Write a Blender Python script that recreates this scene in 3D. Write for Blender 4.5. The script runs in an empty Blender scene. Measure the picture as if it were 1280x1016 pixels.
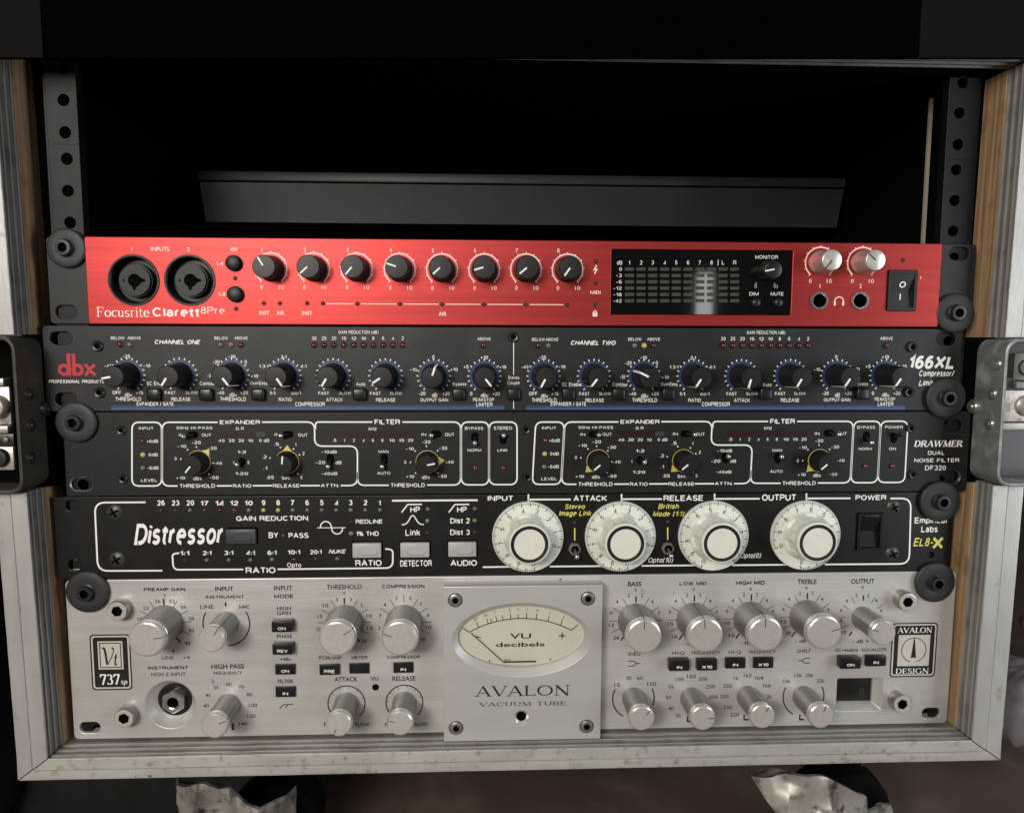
import bpy, bmesh, math, random
import numpy as np
from mathutils import Vector, Matrix
random.seed(7)
S = 0.001                      # everything below is measured in millimetres
sc = bpy.context.scene
C = sc.collection
# ------------------------------------------------------------------ camera
CP = np.array([-20.346, -372.25, -49.85]); YAW, PIT, ROL, FPX = .039587, .097556, -.0030367, 886.78
def _basis():
    ca, sa, cb, sb, cc, sn = math.cos(YAW), math.sin(YAW), math.cos(PIT), math.sin(PIT), math.cos(ROL), math.sin(ROL)
    f = np.array([sa*cb, ca*cb, -sb]); r = np.array([ca, -sa, 0]); d = np.cross(f, r)
    return cc*r+sn*d, -sn*r+cc*d, f
RI, DN, FW = _basis()
cd = bpy.data.cameras.new('camera'); cam = bpy.data.objects.new('camera', cd); C.objects.link(cam)
cd.sensor_width = 36; cd.lens = 36*FPX/1280; cd.clip_start = .01; cd.clip_end = 50
M = Matrix(((RI[0], -DN[0], -FW[0]), (RI[1], -DN[1], -FW[1]), (RI[2], -DN[2], -FW[2]))).to_4x4()
M.translation = Vector(CP*S); cam.matrix_world = M; sc.camera = cam
# ------------------------------------------------------------------ light
W = bpy.data.worlds.new('World'); sc.world = W; W.use_nodes = True
bg = W.node_tree.nodes['Background']; bg.inputs[0].default_value = (.9, .92, 1, 1); bg.inputs[1].default_value = .06
def area(name, loc, target, sx, sy, power, col):
    l = bpy.data.lights.new(name, 'AREA'); l.shape = 'RECTANGLE'; l.size = sx*S; l.size_y = sy*S; l.energy = power; l.color = col
    o = bpy.data.objects.new(name, l); C.objects.link(o); o.location = Vector(loc)*S
    o.rotation_euler = (Vector(target)-Vector(loc)).to_track_quat('-Z', 'Y').to_euler(); return o
area('key_lamp', (-370, -760, 100), (-40, 0, -130), 140, 140, 2.5, (1, .90, .79))
area('window_light', (640, -360, -60), (230, 0, -100), 260, 420, 1.9, (.90, .97, 1))
area('room_light', (-400, -1050, 330), (-20, 0, -130), 700, 420, 7.6, (1, .97, .92))
area('reflection_strip', (312, -700, 10), (85, 0, -28), 24, 74, .036, (.95, 1, .97))  # added unseen strip lamp; draws the streak reflected in the display
sc.view_settings.view_transform = 'Standard'; sc.view_settings.look = 'None'; sc.view_settings.exposure = 0; sc.view_settings.gamma = 1
# ------------------------------------------------------------------ measuring
def P(px, py, y=0.0):
    """point of the plane at depth y (mm) measured at pixel px,py of the photograph -> (x, z) mm"""
    v = FW*FPX + RI*(px-640) + DN*(py-508)
    q = CP + v*((y-CP[1])/v[1]); return q[0], q[2]
def ppm(px, py, y=0.0):
    a, b = P(px, py, y), P(px+1, py, y); return b[0]-a[0]
# ------------------------------------------------------------------ materials
def srgb(r, g, b):
    f = lambda c: c/12.92 if c <= .04045 else ((c+.055)/1.055)**2.4
    return (f(r/255), f(g/255), f(b/255), 1)
def mat(name, col, rough=.5, metal=0., var=.0, vscale=40, stretch=(1, 1, 1), bump=0., bscale=600, bstretch=None, rvar=.0, dirt=None, dscale=60, dlo=.62, dhi=.72, spec=.5, coat=0., emit=None):
    m = bpy.data.materials.new(name); m.use_nodes = True; nt = m.node_tree; N = nt.nodes; L = nt.links
    b = N['Principled BSDF']; b.inputs['Base Color'].default_value = (*col[:3], 1); b.inputs['Roughness'].default_value = rough
    b.inputs['Metallic'].default_value = metal; b.inputs['Specular IOR Level'].default_value = spec; b.inputs['Coat Weight'].default_value = coat
    tc = N.new('ShaderNodeTexCoord')
    def noise(scale, st, detail=5):
        mp = N.new('ShaderNodeMapping'); mp.inputs['Scale'].default_value = st; L.new(tc.outputs['Object'], mp.inputs[0])
        n = N.new('ShaderNodeTexNoise'); n.inputs['Scale'].default_value = scale; n.inputs['Detail'].default_value = detail
        L.new(mp.outputs[0], n.inputs['Vector']); return n.outputs['Fac']
    src = None
    if var:
        n = noise(vscale, stretch); r = N.new('ShaderNodeMapRange'); r.inputs['From Min'].default_value = .3; r.inputs['From Max'].default_value = .7
        r.inputs['To Min'].default_value = 1-var; r.inputs['To Max'].default_value = 1+var; L.new(n, r.inputs[0])
        x = N.new('ShaderNodeVectorMath'); x.operation = 'SCALE'; x.inputs[0].default_value = col[:3]; L.new(r.outputs[0], x.inputs['Scale']); src = x.outputs[0]
    if dirt:
        n = noise(dscale, (1, 1, 1), 8); r = N.new('ShaderNodeMapRange'); r.inputs['From Min'].default_value = dlo; r.inputs['From Max'].default_value = dhi; L.new(n, r.inputs[0])
        x = N.new('ShaderNodeMix'); x.data_type = 'RGBA'; x.inputs[6].default_value = (*col[:3], 1); x.inputs[7].default_value = (*dirt[:3], 1)
        if src: L.new(src, x.inputs[6])
        L.new(r.outputs[0], x.inputs[0]); src = x.outputs[2]
    if src: L.new(src, b.inputs['Base Color'])
    if rvar:
        n = noise(vscale*1.7, stretch); r = N.new('ShaderNodeMapRange'); r.inputs['To Min'].default_value = max(0, rough-rvar); r.inputs['To Max'].default_value = rough+rvar
        L.new(n, r.inputs[0]); L.new(r.outputs[0], b.inputs['Roughness'])
    if bump:
        n = noise(bscale, bstretch or stretch, 3); bp = N.new('ShaderNodeBump'); bp.inputs['Strength'].default_value = bump; bp.inputs['Distance'].default_value = .0004
        L.new(n, bp.inputs['Height']); L.new(bp.outputs[0], b.inputs['Normal'])
    if emit:
        b.inputs['Emission Color'].default_value = (*emit[:3], 1); b.inputs['Emission Strength'].default_value = emit[3]
    return m
BR = (.04, 1, 1)
MT = dict(
 red=mat('red_anodised', (.37, .034, .032), .42, .72, .10, 320, (.02, 1, 1), .10, 1400, (.02, 1, 1), .04),
 alu=mat('brushed_aluminium', (.60, .585, .56), .40, .4, .09, 150, (.06, 1, 1), .3, 900, (.04, 1, 1), .08, dirt=(.42, .40, .36), dscale=16, dlo=.50, dhi=.80),
 alu_plate=mat('satin_aluminium', (.56, .555, .53), .40, .35, .04, 120, (.2, 1, 1), .12, 900, (.1, 1, 1), .05),
 knob_cap=mat('knob_cap_aluminium', (.70, .665, .62), .27, .5, .05, 500, (1, 1, 1)),
 knob_side=mat('knob_side_shaded', (.27, .27, .255), .42, .6, .06, 400, (1, .05, 1), .2, 700, (1, .05, 1)),  # darker than the cap aluminium: side shade put into the colour
 champagne=mat('champagne_aluminium', (.62, .45, .42), .33, .5, .04, 300),
 chrome=mat('bright_steel', (.62, .61, .6), .22, .9, .05, 300),
 steel=mat('dull_steel', (.36, .35, .33), .34, .75, .12, 200, bump=.1),
 dark_steel=mat('dark_steel', (.05, .05, .05), .35, .6, .1, 300),
 dbx=mat('grey_black_enamel', (.0100, .0104, .0122), .47, 0, .1, 60, (.4, 1, 1), .25, 1600, (1, 1, 1), .05, dirt=(.036, .034, .031), dscale=30, dlo=.55, dhi=.9, spec=.4),
 ear=mat('charcoal_steel_paint', (.0145, .0145, .0155), .45, 0, .1, 60, spec=.35, bump=.15, bscale=1500, rvar=.05),
 drawmer=mat('black_crackle_enamel', (.0062, .0062, .0063), .5, 0, .12, 70, spec=.38, bump=.35, bscale=1700, rvar=.05, dirt=(.022, .02, .018), dscale=26, dlo=.6, dhi=.95),
 distressor=mat('black_satin_enamel', (.0058, .0052, .0050), .42, 0, .14, 50, spec=.42, bump=.12, bscale=1200, rvar=.07, dirt=(.018, .015, .012), dscale=24, dlo=.58, dhi=.9),
 white=mat('white_print', (.90, .89, .85), .5), offwhite=mat('worn_white_print', (.78, .77, .73), .5, var=.08, vscale=900),
 dimwhite=mat('grey_print', (.38, .37, .35), .5, var=.2, vscale=900),
 pinkwhite=mat('pink_white_print', (.90, .66, .62), .45), black=mat('black_print', (.012, .011, .010), .45), darkgrey_print=mat('dark_grey_print', (.07, .065, .06), .5),
 cream=mat('cream_print', (.56, .53, .47), .45),
 yellow=mat('yellow_print', (.80, .72, .16), .5), yellow_plastic=mat('yellow_plastic', (.62, .50, .13), .4), redp=mat('red_print', (.50, .02, .035), .5),
 blue=mat('blue_print', (.016, .034, .105), .45, var=.12, vscale=300), blue2=mat('light_blue_print', (.05, .09, .22), .45), navy=mat('navy_print', (.02, .035, .11), .5),
 bplastic=mat('black_plastic', (.009, .009, .0095), .32, 0, .1, 200, bump=.05, bscale=900), bmatte=mat('black_matte_plastic', (.014, .014, .0145), .5, 0, .1, 200, bump=.1, spec=.35),
 softblack=mat('black_soft_knob', (.011, .0115, .012), .42, 0, .1, 200, spec=.32), jackblack=mat('socket_black_plastic', (.006, .006, .006), .4, spec=.3),
 deep=mat('deep_black', (.0015, .0015, .0015), .8, spec=.05), pane=None,
 rubber=mat('black_rubber_washer', (.022, .0225, .023), .55, 0, .12, 120, bump=.25, bscale=900, dirt=(.045, .045, .044), dscale=70, dlo=.6, dhi=.9),
 boltblack=mat('black_oxide_bolt', (.028, .028, .029), .34, .3, .1, 400),
 greyplastic=mat('grey_plastic', (.036, .036, .038), .42, 0, .1, 100, bump=.1), jackgrey=mat('socket_grey_plastic', (.013, .013, .0135), .45, 0, .08, 300, spec=.3), screwgrey=mat('screw_dark_zinc', (.055, .053, .05), .4, .3, .1, 300),
 led_red=mat('led_dark_red', (.085, .012, .014), .16, coat=.5), led_redlit=mat('led_red', (.12, .02, .02), .16, coat=.5), led_off=mat('led_smoke', (.13, .13, .12), .18, coat=.5),
 led_green=mat('led_olive', (.16, .18, .07), .18, coat=.5), led_amber=mat('led_amber', (.25, .17, .09), .18, coat=.5), led_yellow=mat('led_yellow', (.50, .45, .14), .2, coat=.5),
 led_brown=mat('led_brown', (.09, .018, .012), .2, coat=.4),
 seg=mat('led_segment', (.052, .048, .036), .35, var=.35, vscale=300), glass=mat('black_display_glass', (.003, .003, .003), .05, 0, spec=.6),
 barred=mat('dark_red_window', (.030, .007, .009), .3, var=.2, vscale=500), bargrey=mat('grey_window', (.045, .045, .043), .35),
 dial=mat('ivory_plastic_dial', (.74, .76, .68), .38, 0, .05, 200, bump=.05, dirt=(.52, .53, .44), dscale=40, dlo=.55, dhi=.9), dialtop=mat('ivory_dial_top', (.72, .715, .63), .42, 0, .03, 200),
 lbutton=mat('pale_grey_plastic_button', (.43, .42, .42), .42, 0, .04, 200), dbutton=mat('dark_grey_plastic_button', (.055, .055, .057), .4),
 vu=mat('vu_dial_paper', (.74, .74, .64), .35, 0, .04, 60), 
 pale=mat('pale_wood', (.42, .36, .28), .7),
 ply=mat('raw_plywood', (.40, .25, .135), .7, 0, .45, 330, (1, 1, .03), .5, 500, (1, 1, .08), dirt=(.16, .08, .035), dscale=55, dlo=.58, dhi=.8),
 unlit_black=mat('unlit_interior_black', (.0025, .0025, .0025), .95, spec=.05), extr=mat('worn_aluminium_extrusion', (.46, .45, .43), .42, .3, .08, 90, (1, 1, .3), .2, 500, rvar=.08, dirt=(.30, .27, .23), dscale=160, dlo=.64, dhi=.80),  # near-black interior boards: missing light painted into the colour
 extr_b=mat('dirty_aluminium_extrusion', (.50, .49, .45), .45, .3, .14, 70, (.4, 1, 1), .25, 500, rvar=.08, dirt=(.22, .195, .16), dscale=230, dlo=.56, dhi=.80),
 groove=mat('extrusion_grooves', (.25, .24, .22), .5, .3, .10, 90, (1, 1, .3), .1, 500, dirt=(.13, .11, .09), dscale=60, dlo=.5, dhi=.8),
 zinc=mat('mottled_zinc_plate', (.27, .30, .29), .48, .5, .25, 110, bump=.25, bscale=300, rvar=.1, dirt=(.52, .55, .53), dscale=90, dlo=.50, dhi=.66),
 shaded_zinc=mat('shaded_zinc_plate', (.07, .064, .053), .5, .3, .25, 90, bump=.2, bscale=300, rvar=.1),  # same zinc as the right dish, with shade painted into its colour
 plate=mat('latch_steel', (.50, .45, .42), .38, .5, .15, 150, bump=.2, dirt=(.1, .06, .05), dscale=110, dlo=.52, dhi=.7),
 castor=mat('pressed_zinc_castor', (.46, .44, .39), .40, .5, .3, 60, bump=.7, bscale=60, dirt=(.08, .07, .06), dscale=120, dlo=.5, dhi=.68),
 tyre=mat('dark_rubber_tyre', (.006, .006, .006), .9, 0, .2, 90, spec=.05), rail=mat('black_rail_steel', (.0045, .0047, .005), .5, .1, .15, 60, bump=.08, bscale=900, rvar=.06, spec=.35),
 innerbar=mat('dark_grey_metal', (.024, .025, .027), .45, .1, .1, 40, bump=.1), overlay_band=mat('band_black', (.0006, .0006, .0006), .95, spec=.02), flat_grey=mat('flat_dark_grey', (.0085, .0085, .0085), .95, spec=.02),
 floor=mat('brown_floor', (.12, .078, .058), .6, 0, .25, 9, bump=.3, bscale=60, dirt=(.18, .13, .10), dscale=22, dlo=.55, dhi=.8),
 cloth=mat('grey_cloth', (.26, .25, .26), .9, 0, .3, 70, bump=.8, bscale=120), redcloth=mat('red_fabric', (.22, .05, .065), .8, 0, .2, 50), dark_fill=mat('box_and_shade_black', (.006, .006, .007), .9, 0, .4, 60, bump=.5, bscale=300),  # last one: black for the box and for painted floor shade
 padgreen=mat('dark_green_fabric', (.02, .028, .024), .8),
)

def _pane():
    m = bpy.data.materials.new('clear_pane'); m.use_nodes = True; N = m.node_tree.nodes; L = m.node_tree.links; N.clear()
    o = N.new('ShaderNodeOutputMaterial'); mx = N.new('ShaderNodeMixShader'); t = N.new('ShaderNodeBsdfTransparent'); g = N.new('ShaderNodeBsdfGlossy'); f = N.new('ShaderNodeFresnel')
    t.inputs[0].default_value = (.95, .96, .95, 1); g.inputs['Roughness'].default_value = .04; f.inputs[0].default_value = 1.5
    L.new(f.outputs[0], mx.inputs[0]); L.new(t.outputs[0], mx.inputs[1]); L.new(g.outputs[0], mx.inputs[2]); L.new(mx.outputs[0], o.inputs[0]); return m
MT['pane'] = _pane()
# ------------------------------------------------------------------ geometry helpers (mm, x right, y away from the viewer, z up)
class MB:
    def __init__(s): s.v = []; s.f = []; s.m = []; s.mi = {}; s.mats = []
    def _m(s, m):
        if m not in s.mi: s.mi[m] = len(s.mats); s.mats.append(MT[m])
        return s.mi[m]
    def add(s, v, f, m):
        b = len(s.v); s.v += [tuple(p) for p in v]; k = s._m(m)
        for q in f: s.f.append(tuple(b+i for i in q)); s.m.append(k)
    def box(s, x0, x1, y0, y1, z0, z1, m, bev=0, seg=2):
        if bev:
            bm = bmesh.new(); bmesh.ops.create_cube(bm, size=1)
            for v in bm.verts: v.co = Vector(((x0+x1)/2+v.co.x*(x1-x0), (y0+y1)/2+v.co.y*(y1-y0), (z0+z1)/2+v.co.z*(z1-z0)))
            bmesh.ops.bevel(bm, geom=bm.edges[:], offset=bev, segments=seg, affect='EDGES', profile=.5)
            bm.verts.index_update(); s.add([v.co[:] for v in bm.verts], [[v.index for v in f.verts] for f in bm.faces], m); bm.free(); return
        v = [(x, y, z) for x in (x0, x1) for y in (y0, y1) for z in (z0, z1)]
        s.add(v, [(0, 1, 3, 2), (4, 6, 7, 5), (0, 4, 5, 1), (2, 3, 7, 6), (0, 2, 6, 4), (1, 5, 7, 3)], m)
    def lathe(s, prof, m, cx=0, cy=0, cz=0, n=40, mod=None, a0=0):
        """profile of (radius, height towards the viewer, [material])"""
        v = []; k = len(prof)
        for i in range(n):
            a = a0+2*math.pi*i/n
            for p in prof:
                r = p[0]*(mod(a, p[1], p[0]) if mod else 1)
                v.append((cx+r*math.cos(a), cy-p[1], cz+r*math.sin(a)))
        for j in range(k-1):
            f = [(i*k+j, i*k+j+1, ((i+1) % n)*k+j+1, ((i+1) % n)*k+j) for i in range(n)]
            if j == 0: s.add(v, f, prof[1][2] if len(prof[1]) > 2 else m); b = len(s.v)-len(v)
            else:
                kk = s._m(prof[j+1][2] if len(prof[j+1]) > 2 else m)
                for q in f: s.f.append(tuple(b+i for i in q)); s.m.append(kk)
    def tube(s, pts, r, m, n=10, r2=None):
        """round bar through 3-D points"""
        v = []; rr = [r+(r2-r)*i/(len(pts)-1) if r2 is not None else r for i in range(len(pts))]
        for i, p in enumerate(pts):
            p = Vector(p); d = (Vector(pts[min(i+1, len(pts)-1)])-Vector(pts[max(i-1, 0)])).normalized()
            u = d.orthogonal().normalized() if i == 0 else (u-d*u.dot(d)).normalized(); w = d.cross(u)
            for j in range(n):
                a = 2*math.pi*j/n; v.append(tuple(p+(u*math.cos(a)+w*math.sin(a))*rr[i]))
        f = [(i*n+j, i*n+(j+1) % n, (i+1)*n+(j+1) % n, (i+1)*n+j) for i in range(len(pts)-1) for j in range(n)]
        f += [tuple(range(n))[::-1], tuple((len(pts)-1)*n+j for j in range(n))]; s.add(v, f, m)
    def sphere(s, c, r, m, n=14, k=8, sq=(1, 1, 1)):
        v = []; f = []
        for i in range(k+1):
            t = math.pi*i/k
            for j in range(n):
                a = 2*math.pi*j/n; v.append((c[0]+r*sq[0]*math.sin(t)*math.cos(a), c[1]+r*sq[1]*math.sin(t)*math.sin(a), c[2]+r*sq[2]*math.cos(t)))
        f = [(i*n+j, (i+1)*n+j, (i+1)*n+(j+1) % n, i*n+(j+1) % n) for i in range(k) for j in range(n)]; s.add(v, f, m)
    # flat print on the plane y
    def ribbon(s, pts, w, m, y=0., closed=False):
        P2 = [Vector(p) for p in pts]; n = len(P2); v = []
        for i in range(n):
            a = P2[i-1] if (i or closed) else None; b = P2[(i+1) % n] if (i < n-1 or closed) else None
            d1 = (P2[i]-a).normalized() if a is not None else None; d2 = (b-P2[i]).normalized() if b is not None else None
            d1 = d1 if d1 is not None else d2; d2 = d2 if d2 is not None else d1
            nn = Vector((-d1.y, d1.x))+Vector((-d2.y, d2.x)); nn = nn.normalized()
            k = w/2/max(.4, nn.dot(Vector((-d1.y, d1.x))))
            for sg in (1, -1): q = P2[i]+nn*k*sg; v.append((q.x, y, q.y))
        f = [(2*i, 2*i+1, (2*((i+1) % n))+1, 2*((i+1) % n)) for i in range(n if closed else n-1)]; s.add(v, f, m)
    def disc(s, cx, cz, r, m, y=0., n=24):
        s.add([(cx+r*math.cos(2*math.pi*i/n), y, cz+r*math.sin(2*math.pi*i/n)) for i in range(n)], [tuple(range(n))], m)
    def rect(s, x0, x1, z0, z1, m, y=0.): s.add([(x0, y, z0), (x1, y, z0), (x1, y, z1), (x0, y, z1)], [(0, 1, 2, 3)], m)
    def arc(s, cx, cz, r, a0, a1, w, m, y=0., n=None):
        n = n or max(6, int(abs(a1-a0)/6)); s.ribbon([(cx+r*math.cos(math.radians(a0+(a1-a0)*i/n)), cz+r*math.sin(math.radians(a0+(a1-a0)*i/n))) for i in range(n+1)], w, m, y)
    def tick(s, cx, cz, a, r0, r1, w, m, y=0.):
        c, q = math.cos(math.radians(a)), math.sin(math.radians(a)); s.ribbon([(cx+r0*c, cz+r0*q), (cx+r1*c, cz+r1*q)], w, m, y)
def mesh_of(mb, name, smooth=35):
    me = bpy.data.meshes.new(name); me.from_pydata([(a*S, b*S, c*S) for a, b, c in mb.v], [], mb.f)
    for m in mb.mats: me.materials.append(m)
    me.polygons.foreach_set('material_index', mb.m)
    bm = bmesh.new(); bm.from_mesh(me)
    if smooth: bmesh.ops.remove_doubles(bm, verts=bm.verts[:], dist=2e-7); bmesh.ops.dissolve_degenerate(bm, edges=bm.edges[:], dist=1e-8)
    if mb.mi and smooth: bmesh.ops.recalc_face_normals(bm, faces=bm.faces[:])
    bm.to_mesh(me); bm.free()
    if smooth: me.shade_smooth(); me.set_sharp_from_angle(angle=math.radians(smooth))
    return me
def thing(name, label, cat, loc=(0, 0, 0), group=None):
    o = bpy.data.objects.new(name, None); C.objects.link(o); o.location = Vector(loc)*S; o.empty_display_size = .01
    o['label'] = label; o['category'] = cat
    if group: o['group'] = group
    return o
def org(o):
    v = Vector((0, 0, 0))
    while o is not None: v = v+o.location; o = o.parent
    return v
def part(name, mb, parent, loc=None, rot=0., label=None, kind=None, smooth=35):
    """mb: MB in mm (or a ready mesh). loc given -> mesh is local to loc (world mm); otherwise mesh is in world mm"""
    me = mesh_of(mb, name, smooth) if isinstance(mb, MB) else mb
    o = bpy.data.objects.new(name, me); C.objects.link(o); o.parent = parent
    base = org(parent) if parent is not None else Vector((0, 0, 0))
    if parent is not None and parent.rotation_euler.y: raise RuntimeError('rotated parent')
    o.location = (Vector(loc)*S if loc is not None else Vector((0, 0, 0)))-base
    o.rotation_euler = (0, rot, 0)
    if label: o['label'] = label
    if kind: o['kind'] = kind
    return o
def sub(name, me, parent, loc=(0, 0, 0), label=None):
    """sub-part given directly in its parent's own frame"""
    me = mesh_of(me, name) if isinstance(me, MB) else me
    o = bpy.data.objects.new(name, me); C.objects.link(o); o.parent = parent; o.location = Vector(loc)*S
    if label: o['label'] = label
    return o
# plate with real cut-outs, outline and holes are lists of (x, z)
def rrect(x0, x1, z0, z1, r, n=5):
    p = []
    for cx, cz, a in ((x1-r, z1-r, 0), (x0+r, z1-r, 90), (x0+r, z0+r, 180), (x1-r, z0+r, 270)):
        for i in range(n+1): t = math.radians(a+90*i/n); p.append((cx+r*math.cos(t), cz+r*math.sin(t)))
    return p
def circ(cx, cz, r, n=28, rz=None): return [(cx+r*math.cos(2*math.pi*i/n), cz+(rz or r)*math.sin(2*math.pi*i/n)) for i in range(n)]
def slot(cx, cz, w, h): return rrect(cx-w/2, cx+w/2, cz-h/2, cz+h/2, h/2*.98, 6)
PENDING = []
def plate(name, outline, holes, y0, y1, m, parent, bev=.25, label=None):
    cu = bpy.data.curves.new(name, 'CURVE'); cu.dimensions = '2D'; cu.fill_mode = 'BOTH'; cu.resolution_u = 1
    cu.extrude = (y1-y0)/2*S-bev*S; cu.bevel_depth = bev*S; cu.bevel_resolution = 1; cu.offset = -bev*S
    for k, pl in enumerate([outline]+list(holes)):
        sp = cu.splines.new('POLY'); sp.points.add(len(pl)-1); sp.use_cyclic_u = True
        for p, q in zip(sp.points, pl): p.co = (q[0]*S, q[1]*S, 0, 1)
    o = bpy.data.objects.new(name+'_c', cu); C.objects.link(o)
    dg = bpy.context.evaluated_depsgraph_get(); me = bpy.data.meshes.new_from_object(o.evaluated_get(dg))
    bpy.data.objects.remove(o); me.materials.clear(); me.materials.append(MT[m])
    me.transform(Matrix(((1, 0, 0, 0), (0, 0, 1, (y0+y1)/2*S), (0, 1, 0, 0), (0, 0, 0, 1))))
    bm = bmesh.new(); bm.from_mesh(me); bmesh.ops.remove_doubles(bm, verts=bm.verts[:], dist=1e-6); bmesh.ops.recalc_face_normals(bm, faces=bm.faces[:]); bm.to_mesh(me); bm.free()
    me.shade_flat()
    me.name = name; return part(name, me, parent, label=label)
# ------------------------------------------------------------------ lettering
GC = {}
def glyphs(st, bold, shear, res=3):
    k = (st, bold, shear)
    if k in GC: return GC[k]
    cu = bpy.data.curves.new('t', 'FONT'); cu.body = st; cu.size = 1; cu.offset = bold; cu.shear = shear; cu.resolution_u = res; cu.fill_mode = 'FRONT'
    o = bpy.data.objects.new('t', cu); C.objects.link(o); GC[k] = o; return o
REQ = []
# serif letters: strokes (points, width) ; 'n' = broad-nib width ; serif ticks added as thin bars
def ell(cx, cy, rx, ry, a0, a1, n=16): return [(cx+rx*math.cos(math.radians(a0+(a1-a0)*i/n)), cy+ry*math.sin(math.radians(a0+(a1-a0)*i/n))) for i in range(n+1)]
def sf(x, y, w=.30): return ([(x-w/2, y), (x+w/2, y)], .045)
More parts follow.
